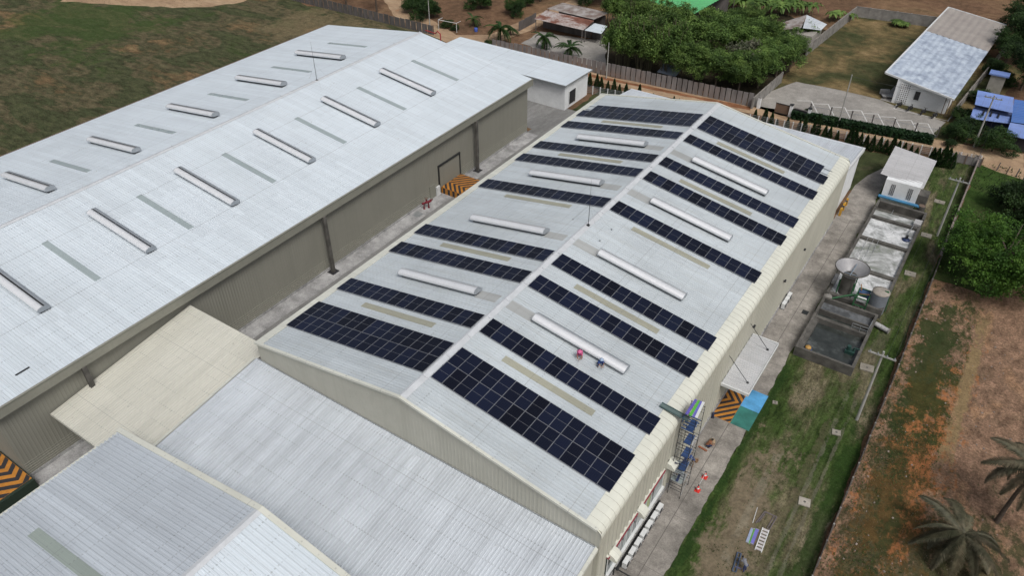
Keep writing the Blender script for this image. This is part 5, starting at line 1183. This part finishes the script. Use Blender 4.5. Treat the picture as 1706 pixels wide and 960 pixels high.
def proto_tree(key,h,rad,crown_h,ncl,leaf,mats,seed,nb=7,per=26,limbs=7,flat=.55,droop=0.,trunk_r=.2,spread=.75,kind='broad'):
    rnd=random.Random(seed); cm=bpy.data.meshes.new('crown'); zc=h-crown_h*.5
    blobs=[(0,0,zc,rad*.62,rad*.62,crown_h*.42)]
    for k in range(nb):
        th=k*2.4+rnd.uniform(-.5,.5); q=rad*rnd.uniform(.35,.80); rr=rad*rnd.uniform(.17,.44)
        blobs.append((q*math.cos(th),q*math.sin(th),zc+crown_h*rnd.uniform(-.32,.34),rr,rr*rnd.uniform(.8,1.2),rr*rnd.uniform(.55,.85)))
    if kind=='bamboo':
        blobs=[(0,0,zc-.5,rad*.4,rad*.4,crown_h*.36)]
        for k in range(16):
            th=k*2.4+rnd.uniform(-.4,.4); q=rad*rnd.uniform(.25,.85); blobs.append((q*math.cos(th),q*math.sin(th),h*rnd.uniform(.50,.82)-q*.35,rnd.uniform(.7,1.15),rnd.uniform(.7,1.15),rnd.uniform(1.5,2.7)))
    V,F=leafcloud(ncl,blobs,leaf,rnd,per,flat,spread,droop); cm.from_pydata(V,[],F); cm.materials.append(mats)
    mb=MB()
    if kind=='bamboo':
        for _ in range(26):
            th=rnd.uniform(0,6.283); q=rad*.33*math.sqrt(rnd.random()); b=Vector((q*math.cos(th),q*math.sin(th),0)); o=Vector((math.cos(th),math.sin(th),0))*rad*rnd.uniform(.1,.6)
            mb.path([b,b+o*.3+Vector((0,0,h*.45)),b+o+Vector((0,0,h*.85))],[.07,.06,.03],5)
    else: trunkmesh(mb,h*.75,trunk_r,limbs,rnd,rad*.8)
    t=mb.build('trunk',M['cane'] if kind=='bamboo' else M['bark']); tm=t.data; bpy.data.objects.remove(t)
    LEAFMESH[key]=(cm,tm)
def tree(key,name,loc,s,rz,label,cat='tree',group=None,sz=1.0,mat=None):
    o=empty(name,(loc[0],loc[1],0),label,cat,group); o.rotation_euler=(0,0,rz); o.scale=(s,s,s*sz); cm,tm=LEAFMESH[key]
    for nm,me in (('crown',cm),('trunk',tm)):
        c=bpy.data.objects.new(nm,me); COL.objects.link(c); c.parent=o
        if nm=='crown' and mat is not None: c.material_slots[0].link='OBJECT'; c.material_slots[0].material=mat
    return o
proto_tree('broad1',10,5.0,7.5,420,.27,M['leafG'],11,19,48)
proto_tree('broad2',9,4.6,6.5,400,.27,M['leafG'],23,17,48)
proto_tree('bamboo',12.5,4.6,10.0,460,.34,M['leafB'],31,13,44,flat=.9,droop=.5,kind='bamboo')
proto_tree('bright',7.4,6.0,5.6,820,.24,M['leafR'],47,30,46,limbs=10,flat=.35,trunk_r=.24,spread=.8)
proto_tree('shrub',3.2,2.2,2.9,130,.20,M['leafD'],53,7,40,limbs=5,trunk_r=.09,spread=.5)
proto_tree('bush',5.0,4.0,4.7,320,.24,M['leafD'],59,10,44,limbs=7,trunk_r=.16,spread=.65)
rnd=random.Random(99)
# grove behind the slab fence
G=[('bamboo',1037,112,.92,'bamboo clump at the left end of the grove beside the sandy yard'),('bamboo',1072,122,1.0,'second bamboo clump from the sandy yard, behind the long slab fence'),
('bamboo',1112,132,.95,'bamboo clump left of the pale blue tarpaulin behind the slab fence'),('broad1',1152,146,.86,'leafy tree right of the pale blue tarpaulin behind the slab fence'),
('broad2',1190,152,.9,'leafy tree in the middle of the front row behind the slab fence'),('broad1',1228,158,.80,'leafy tree near the right end of the slab fence'),
('broad2',1262,146,.92,'leafy tree at the corner where slab fence and yard wall meet'),('broad1',1292,128,.80,'leafy tree leaning over the yard wall in its middle'),
('broad2',1318,108,.72,'last tree of the grove against the yard wall, beside the worn grass'),
('bamboo',1060,78,.95,'bamboo clump behind, rising beside the rusty sheds'),('broad1',1100,92,1.0,'tree in the second row behind the bamboo clumps'),('broad2',1142,102,1.05,'tree in the second row at the middle of the grove'),
('broad1',1182,108,1.0,'tall tree in the second row right of the middle of the grove'),('broad2',1222,110,1.0,'second row tree with crown below the small grey house'),('broad1',1258,104,1.0,'second row tree nearest the small grey house'),
('broad2',1085,52,.7,'tree at the back of the grove left of the green roof'),('broad1',1130,60,.62,'tree at the back of the grove under the green roof'),('broad2',1195,66,.72,'tree at the back right of the green roof'),('broad1',1240,66,.75,'tree at the back between green roof and small grey house'),
('bamboo',1030,48,.8,'feathery clump at the back left of the grove beyond the zinc roof')]
for k,(key,px,py,s,lab) in enumerate(G):
    p=at(px,py); tree(key,'bamboo_clump' if key=='bamboo' else 'broadleaf_tree',p,s*rnd.uniform(.95,1.05),rnd.uniform(0,6.28),lab,'bamboo' if key=='bamboo' else 'tree','trees of the grove behind the slab fence')
for k,(px,py,s,lab) in enumerate(((1236,136,.95,'pale blossoming bush hanging over the front of the grove'),(1098,84,.8,'pale dry leaved bush between the bamboo clumps'),(1338,72,.5,'pale leaved shrub climbing over the yard wall by the small house'))):
    p=at(px,py,0); o=tree('shrub','flowering_shrub',p,s*2.2,rnd.uniform(0,6.28),lab,'shrub','pale shrubs in the grove',1.25,M['leafP'] if k<2 else M['leafB'])
tp=empty('tarpaulin',at(1113,136),'pale blue tarpaulin shelter under the grove behind the slab fence','tarpaulin'); p=at(1113,134); mb=MB()
mb.add([(p.x-1.9,p.y-1.3,1.7),(p.x+1.9,p.y-1.3,1.6),(p.x+1.9,p.y+1.6,2.3),(p.x-1.9,p.y+1.6,2.4)],[(0,1,2,3)]); mb.build('cover',plain('tarp_blue',(.22,.26,.32),.6,var=.3),tp)
for dx,dy in ((-1.8,-1.2),(1.8,-1.2),(1.8,1.5),(-1.8,1.5)):
    mb=MB(); mb.tube((p.x+dx,p.y+dy,0),(p.x+dx,p.y+dy,1.75 if dy<0 else 2.3),.05,n=5); mb.build('post',M['slabd'],tp)
# banana like clump behind the small house
def tuftplant(name,p,n,L,label,mat,cat,seed,wide=.22,group=None):
    rnd=random.Random(seed); o=empty(name,(p[0],p[1],0),label,cat,group); mb=MB(); st=MB()
    for k in range(n):
        b=Vector((p[0]+rnd.uniform(-1,1)*L*.9,p[1]+rnd.uniform(-1,1)*L*.55,0)); h=L*rnd.uniform(.35,.6); st=MB(); st.tube(b,b+Vector((0,0,h)),.1,.06,5)
        for j in range(7):
            th=j*.9+rnd.uniform(-.3,.3); d=Vector((math.cos(th),math.sin(th),0)); w=Vector((-d.y,d.x,0))*wide*rnd.uniform(.7,1.2); q=[b+Vector((0,0,h)),b+d*L*.25+Vector((0,0,h+L*.28)),b+d*L*.55+Vector((0,0,h+L*.22)),b+d*L*.75+Vector((0,0,h-L*.05))]
            ws=[.2,1,1,.1]
            if j==0: st.build('stem',M['cane'],o)
            for i in range(3): mb.add([q[i]-w*ws[i],q[i]+w*ws[i],q[i+1]+w*ws[i+1],q[i+1]-w*ws[i+1]],[(0,1,2,3)])
    mb.build('leaves',mat,o)
for k,(px,py,lab) in enumerate(((1262,22,'banana clump right of the green roof'),(1296,26,'banana clump behind the small grey house'),(1330,22,'banana clump just left of the yard wall corner'),(1398,36,'low banana clump at the yard wall corner'),(1230,14,'banana clump farthest back beside the green roof'))):
    tuftplant('banana_clump',at(px,py),9 if k!=3 else 5,3.6 if k!=3 else 2.4,lab,M['leafB'],'banana plant',k+5,.34,'banana clumps at the back')
tuftplant('tall_grass_clump',at(1497,44),14,1.5,'clump of tall grass at the foot of the back yard wall',M['leafB'],'grass clump',77,.2)
# right side trees
p=at(1652,478); o=tree('bright','feathery_tree',p,1.08,.6,'large bright green feathery tree on the right beside the soil field')
for px,py,s,key,lab in ((1688,352,.95,'bush','dark bush behind the bright green tree, towards the road'),(1715,385,1.1,'bush','dark bush at the picture edge behind the bright green tree'),
 (1652,252,.78,'bush','round dark tree in front of the blue roofs by the utility pole'),(1592,232,.62,'bush','dark bush at the wall end between the white building and the road'),(1612,222,.62,'bush','leafy bush left of the round dark tree'),
 (1600,205,.55,'bush','bush by the narrow wall nearest the porch posts'),(1668,142,.55,'bush','bush beside the narrow outhouse'),(1628,172,.5,'bush','small dark bush at the left edge of the blue roofs'),(1700,150,.9,'broad1','tree behind the blue roofs at the picture edge'),
 (1672,112,.8,'broad2','tree behind the narrow outhouse'),(1702,106,1.0,'broad1','tree at the right picture edge beyond the outhouse'),(1690,74,.9,'broad2','dark tree beside the far end of the white building'),(1718,58,1.0,'broad1','farthest dark tree at the right picture edge'),(1652,124,.6,'bush','bush along the narrow wall halfway down the white building')):
    tree(key,'bush' if key=='bush' else 'broadleaf_tree',at(px,py),s,rnd.uniform(0,6.28),lab,'bush' if key=='bush' else 'tree','dark trees and bushes on the right',1,M['leafD'])
for px,py,s,lab in ((1582,243,.55,'small shrub at the end of the hedge by the road'),(1346,186,.3,'tiny shrub at the gate pier'),(744,46,.75,'shrub inside the white goal frame'),(758,50,.5,'low shrub at the right post of the goal frame'),(815,78,.6,'shrub at the gap in the slab fence')):
    tree('shrub','shrub',at(px,py),s,rnd.uniform(0,6.28),lab,'shrub','small shrubs along the roads',.7)
# far left background trees
for px,py,s,key,lab in ((712,30,.92,'bush','dark round tree beyond the road fork, right of two'),(690,18,.9,'bush','dark round tree beyond the road fork, left of two'),(800,14,.8,'bush','dark bush above the young palm at the top of the picture'),(858,24,.7,'bush','dark bush by the pale road at the top of the picture'),(900,2,.9,'broad2','tree at the top of the picture above the rusty shed'),(975,4,.8,'bush','dark bush between zinc roof and the grove'),(1010,8,.9,'broad1','tree at the top of the picture left of the green roof'),(875,10,.6,'bush','small bush beside the pale road above the rusty shed')):
    tree(key,'bush' if key=='bush' else 'broadleaf_tree',at(px,py),s,rnd.uniform(0,6.28),lab,'bush' if key=='bush' else 'tree','dark trees beyond the dirt road',1,M['leafD'])
# cypress row
def cyp(seed,h=2.6,r=.60):
    rnd=random.Random(seed); V=[];F=[]
    for _ in range(800):
        f=rnd.random()**1.25; th=rnd.uniform(0,6.283); q=r*(1-f)**.75*(.7+.4*rnd.random())*(.55+.45*min(1,f*6)); p=Vector((q*math.cos(th),q*math.sin(th),.12+h*f))
        a=Vector((math.cos(th)*.5,math.sin(th)*.5,1+rnd.uniform(-.4,.3))).normalized(); w=a.cross(Vector((rnd.uniform(-1,1),rnd.uniform(-1,1),.1))).normalized(); L=rnd.uniform(.16,.32); i=len(V)
        V+=[p-a*L*.5,p+w*L*.3,p+a*L*.6,p-w*L*.3]; F.append((i,i+1,i+2,i+3))
    me=bpy.data.meshes.new('crown'); me.from_pydata(V,[],F); me.materials.append(M['leafC']); t=MB(); t.tube((0,0,0),(0,0,h*.8),.07,.02,6); o=t.build('trunk',M['bark']); tm=o.data; bpy.data.objects.remove(o); return me,tm
for k in range(3): LEAFMESH['cyp%d'%k]=cyp(70+k)
cy=[(972,138,.9),(982,143,1.0),(994,146,1.05),(1001,150,1.0),(1012,153,.85),(1022,157,1.15),(1031,160,.9),(1042,161,1.0),(1064,165,1.1),(1087,171,.7),(1121,178,.8),(1130,180,.7),(1256,203,.9),(1272,207,1.15),(1283,210,1.0),(1293,212,.6),(1310,214,.8),(1330,218,.8),(1338,220,1.1),(1357,226,1.5),(1372,230,.9),(1380,232,.9),(1393,234,.7),(1413,242,1.35),(1421,243,1.2),(1430,246,1.0),(1440,249,1.0),(1450,252,1.1),(1462,253,1.05),(1472,255,.95),(1483,258,1.3),(1492,260,1.05),(1502,262,1.0),(1513,264,.9),(1523,265,.8),(1549,273,1.1),(1556,276,1.2),(1566,278,1.45),(1574,279,1.3),(1583,281,1.1)]
def nearest(px):
    for x,l in ((1060,'by the white rear building'),(1150,'behind the rear annex left peak'),(1350,'left of the white hedge pole'),(1405,'just left of the hedge pole'),(1480,'between hedge pole and shed roof'),(1530,'just behind the shed roof'),(1600,'right of the shed roof')):
        if px<x: return l
cnt={}
for k,(px,py,s) in enumerate(cy):
    l=nearest(px); cnt[l]=cnt.get(l,0)+1
NUM=['first','second','third','fourth','fifth','sixth','seventh','eighth','ninth','tenth']; seen={}
for k,(px,py,s) in enumerate(cy):
    l=nearest(px); seen[l]=seen.get(l,0)+1; sz='tall' if s>1.12 else ('short' if s<.85 else 'slim')
    p=at(px,py); tree('cyp%d'%(k%3),'cypress',p,s*.92,rnd.uniform(0,6.28),'%s dark cypress %s, %s of %d from the left'%(sz,l,NUM[seen[l]-1],cnt[l]),'cypress','cypress row along the wire fence')
# clipped hedge at the railing
he=empty('hedge',at(1435,217),'long clipped dark hedge below the iron railing','hedge'); a,b=at(1318,196),at(1552,239); L=(b-a).length; d=(b-a)/L; nr=Vector((-d.y,d.x,0)); V=[];F=[]; rn=random.Random(5)
for _ in range(5200):
    f=rn.random(); side=rn.choice((0,0,1,2)); w=rn.uniform(-.6,.6); z=rn.uniform(.1,1.25)
    if side==0: z=1.2+rn.uniform(-.08,.14)+.12*mnoise.noise(Vector((f*L*.8,0,3)))
    elif side==1: w=-.6+rn.uniform(-.1,.08)
    else: w=.6+rn.uniform(-.08,.1)
    p=a+d*(L*f)+nr*w+Vector((0,0,z)); u=Vector((rn.uniform(-1,1),rn.uniform(-1,1),rn.uniform(-.6,.6))).normalized(); v=u.cross(Vector((rn.uniform(-1,1),rn.uniform(-1,1),.6))).normalized(); s=rn.uniform(.16,.32); i=len(V)
    V+=[p-u*s,p+v*s*.6,p+u*s,p-v*s*.6]; F.append((i,i+1,i+2,i+3))
me=bpy.data.meshes.new('foliage'); me.from_pydata([v-he.location for v in V],[],F); me.materials.append(M['leafH']); o=bpy.data.objects.new('foliage',me); COL.objects.link(o); o.parent=he
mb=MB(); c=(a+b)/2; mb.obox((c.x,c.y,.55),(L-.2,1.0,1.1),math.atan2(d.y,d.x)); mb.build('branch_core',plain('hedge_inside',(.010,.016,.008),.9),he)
# palms
def frondmesh(L,mat,seed,droop=1.0,leaf=.75,n=26):
    rnd=random.Random(seed); V=[];F=[]; pts=[]
    for i in range(n+1):
        f=i/n; pts.append(Vector((L*(f-.10*droop*f*f),0,L*(.42*f-.62*droop*f*f-.12*droop*f**3))))
    for i in range(n):
        a,b=pts[i],pts[i+1]; w=Vector((0,.045*(1-i/n)+.01,0)); k=len(V); V+=[a-w,a+w,b+w,b-w]; F.append((k,k+1,k+2,k+3))
        if i<2: continue
        ll=leaf*math.sin(math.pi*min(1,(i+2)/(n+2)))**.55*(1.1-.35*i/n)
        for s in (1,-1):
            for h_ in (0,.33,.66):
                p=a.lerp(b,h_); t=Vector((.55+rnd.uniform(-.1,.1),s*.8,-.28*droop-rnd.uniform(0,.35))).normalized(); e=p+t*ll*rnd.uniform(.8,1.1); m_=p+t*ll*.5+Vector((0,0,.05)); q=Vector((.032,0,.012)); k=len(V)
                V+=[p-q,p+q,m_+q,m_-q,e]; F.append((k,k+1,k+2,k+3)); F.append((k+3,k+2,k+4))
    me=bpy.data.meshes.new('frond'); me.from_pydata(V,[],F); me.materials.append(mat); return me
FR={'g':[frondmesh(3.3,M['palmG'],k,.8+.2*k) for k in range(3)],'n':[frondmesh(3.6,M['palmN'],10+k,.75+.2*k,.72,34) for k in range(3)]}
def palm(loc,h,s,label,kind='g',n=17,seed=0,lean=(0,0),r=.17,group=None):
    rnd=random.Random(seed); o=empty('palm_tree',(loc[0],loc[1],0),label,'palm',group); mb=MB(); top=Vector((lean[0],lean[1],h)); pts=[Vector((lean[0]*f*f,lean[1]*f*f,h*f)) for f in (0,.25,.5,.75,1)]
    mb.path([p+Vector(o.location) for p in pts],[r*1.4,r*1.1,r,r*.9,r*.8],9); mb.build('trunk',M['bark'],o)
    for k in range(n):
        f=bpy.data.objects.new('frond',FR[kind][k%3]); COL.objects.link(f); f.parent=o; f.location=top+Vector((0,0,.05)); e=rnd.uniform(-.95,.35) if k<n*.55 else rnd.uniform(-.1,.85)
        f.rotation_euler=(rnd.uniform(-.25,.25),.15-e*.8+.0,k*2.399+rnd.uniform(-.2,.2)); q=s*rnd.uniform(.82,1.1); f.scale=(q,q,q)
    return o
pal='coconut palms around the sandy yard'
palm(at(907,82),2.6,.95,'coconut palm left of two in the sandy yard','g',19,1,group=pal); palm(at(949,97),2.2,.98,'coconut palm right of two in the sandy yard','g',19,2,group=pal); palm(at(834,70),3.0,1.05,'coconut palm at the road fork by the fence gap','g',19,3,group=pal); palm(at(790,43),1.6,.75,'young palm by the blue patch beyond the road fork','g',12,4,group=pal); palm(at(850,58),1.2,.7,'low palm tucked beside the plank fence','g',11,5,group=pal)
palm(at(577,9),9,1.1,'tall bare trunk behind the dark slab fence, left of two','g',15,6); palm(at(628,21),9,1.1,'tall bare trunk behind the dark slab fence, right of two','g',15,7)
p=at(1585,925); palm((p.x,p.y),3.0,1.22,'drooping grey green palm on the soil at the bottom right','n',21,8,r=.2)
p=at(1660,870); palm((p.x,p.y),7.6,1.25,'tall leaning palm cut by the right picture edge','n',17,9,(.4,.2),.17)
bt=MB(); p=at(793,52); bt.lathe(p,[(.35,0),(.4,.7),(.35,.75)],10,cap1=True); tag(bt.build('water_barrel',plain('barrel_blue',(.05,.10,.40),.5)),'blue barrel at the foot of the young palm','barrel')
# ---------------------------------------------------------------- loose ground cover
def scatter(name,n,area,hmin,hmax,mat,seed,wide=.5,keep=None):
    rn=random.Random(seed); V=[];F=[]; x0,x1,y0,y1=area; k=0; tries=0
    while k<n and tries<n*6:
        tries+=1; x=rn.uniform(x0,x1); y=rn.uniform(y0,y1); d=mnoise.noise(Vector((x*.16,y*.11,seed)))+.45*mnoise.noise(Vector((x*.6,y*.6,seed+9)))
        if d<(keep if keep is not None else -.05)+rn.uniform(-.12,.12): continue
        k+=1; c=Vector((x,y,.0)); h=rn.uniform(hmin,hmax)
        for j in range(3):
            th=rn.uniform(0,6.283); dd=Vector((math.cos(th),math.sin(th),0)); w=Vector((-dd.y,dd.x,0))*h*wide*rn.uniform(.4,1); tip=c+dd*h*rn.uniform(.2,.9)+Vector((0,0,h*rn.uniform(.5,1))); i=len(V); V+=[c-w*.5,c+w*.5,tip]; F.append((i,i+1,i+2))
    me=bpy.data.meshes.new(name); me.from_pydata(V,[],F); me.materials.append(mat); o=bpy.data.objects.new(name,me); COL.objects.link(o); tag(o,kind='stuff'); return o
tag(scatter('grass_tufts',9000,(22.9,32.3,3,98),.05,.16,M['grassblade'],3,.6,-.02),'short green grass on the strip beside the pavement','grass')
tag(scatter('weeds',2400,(32.9,39,8,62),.05,.18,leafmat('weed_blades',(.05,.085,.028),(.085,.125,.04),(.14,.16,.065),.4,.4),4,.8,.12),'low green weeds on the orange soil','weeds')
tag(scatter('road_grass',3500,(33,62,64,98),.1,.4,M['grassblade'],6,.6,-.2),'rough grass between boundary fence and road','grass')
tag(scatter('field_grass',22000,(-170,-75.5,-5,92),.05,.18,leafmat('field_blades',(.040,.062,.020),(.070,.078,.034),(.14,.11,.06),.1,.3),8,.8,-.2),'rough dark grass of the field','grass')
tag(scatter('dry_litter',9000,(33.2,54,8,62),.04,.15,leafmat('dry_litter',(.17,.12,.085),(.25,.18,.12),(.36,.28,.19),.4),14,.5,-.1),'dry stalks and litter on the soil','litter')
rn=random.Random(3); mb=MB()
for k in range(260):
    x=rn.uniform(33.5,52); y=rn.uniform(8,60)
    if mnoise.noise(Vector((x*.2,y*.2,1)))<-.05: continue
    s=rn.uniform(.05,.16); mb.obox((x,y,s*.3),(s,s*rn.uniform(.6,1.2),s*.7),rn.uniform(0,3),0,rn.uniform(-.4,.4),rn.uniform(-.4,.4))
tag(mb.build('stones',plain('pale_stones',(.30,.25,.21),.9,var=.4,scale=3),kind='stuff'),'pale stones scattered on the soil','stones')
# ================================================================== light
w=bpy.data.worlds.new('World'); sc.world=w; w.use_nodes=True; nt=w.node_tree; nt.nodes.clear()
sky=nt.nodes.new('ShaderNodeTexSky'); sky.sky_type='NISHITA'; sky.sun_disc=False; EL,AZ=R(56),R(122)  # azimuth clockwise from +y
sky.sun_elevation=EL; sky.sun_rotation=AZ; sky.air_density=1.0; sky.dust_density=6.0; sky.ozone_density=1.0
hs_=nt.nodes.new('ShaderNodeHueSaturation'); hs_.inputs['Saturation'].default_value=.55
bgn=nt.nodes.new('ShaderNodeBackground'); bgn.inputs['Strength'].default_value=.103; ow=nt.nodes.new('ShaderNodeOutputWorld')
nt.links.new(sky.outputs[0],hs_.inputs['Color']); nt.links.new(hs_.outputs[0],bgn.inputs[0]); nt.links.new(bgn.outputs[0],ow.inputs[0])
sd=bpy.data.lights.new('sun','SUN'); sd.energy=1.5; sd.angle=R(18); sd.color=(1,.985,.955); so=bpy.data.objects.new('sun',sd); COL.objects.link(so)
d=Vector((math.sin(AZ)*math.cos(EL),math.cos(AZ)*math.cos(EL),math.sin(EL))); so.rotation_euler=d.to_track_quat('Z','Y').to_euler()
sc.view_settings.view_transform='Standard'; sc.view_settings.look='None'; sc.view_settings.gamma=1; sc.view_settings.exposure=0.0; sc.view_settings.use_curve_mapping=False
sc.render.engine='CYCLES'; sc.cycles.max_bounces=6; sc.cycles.use_denoising=True; sc.cycles.denoiser='OPENIMAGEDENOISE'; sc.cycles.denoising_input_passes='RGB_ALBEDO_NORMAL'
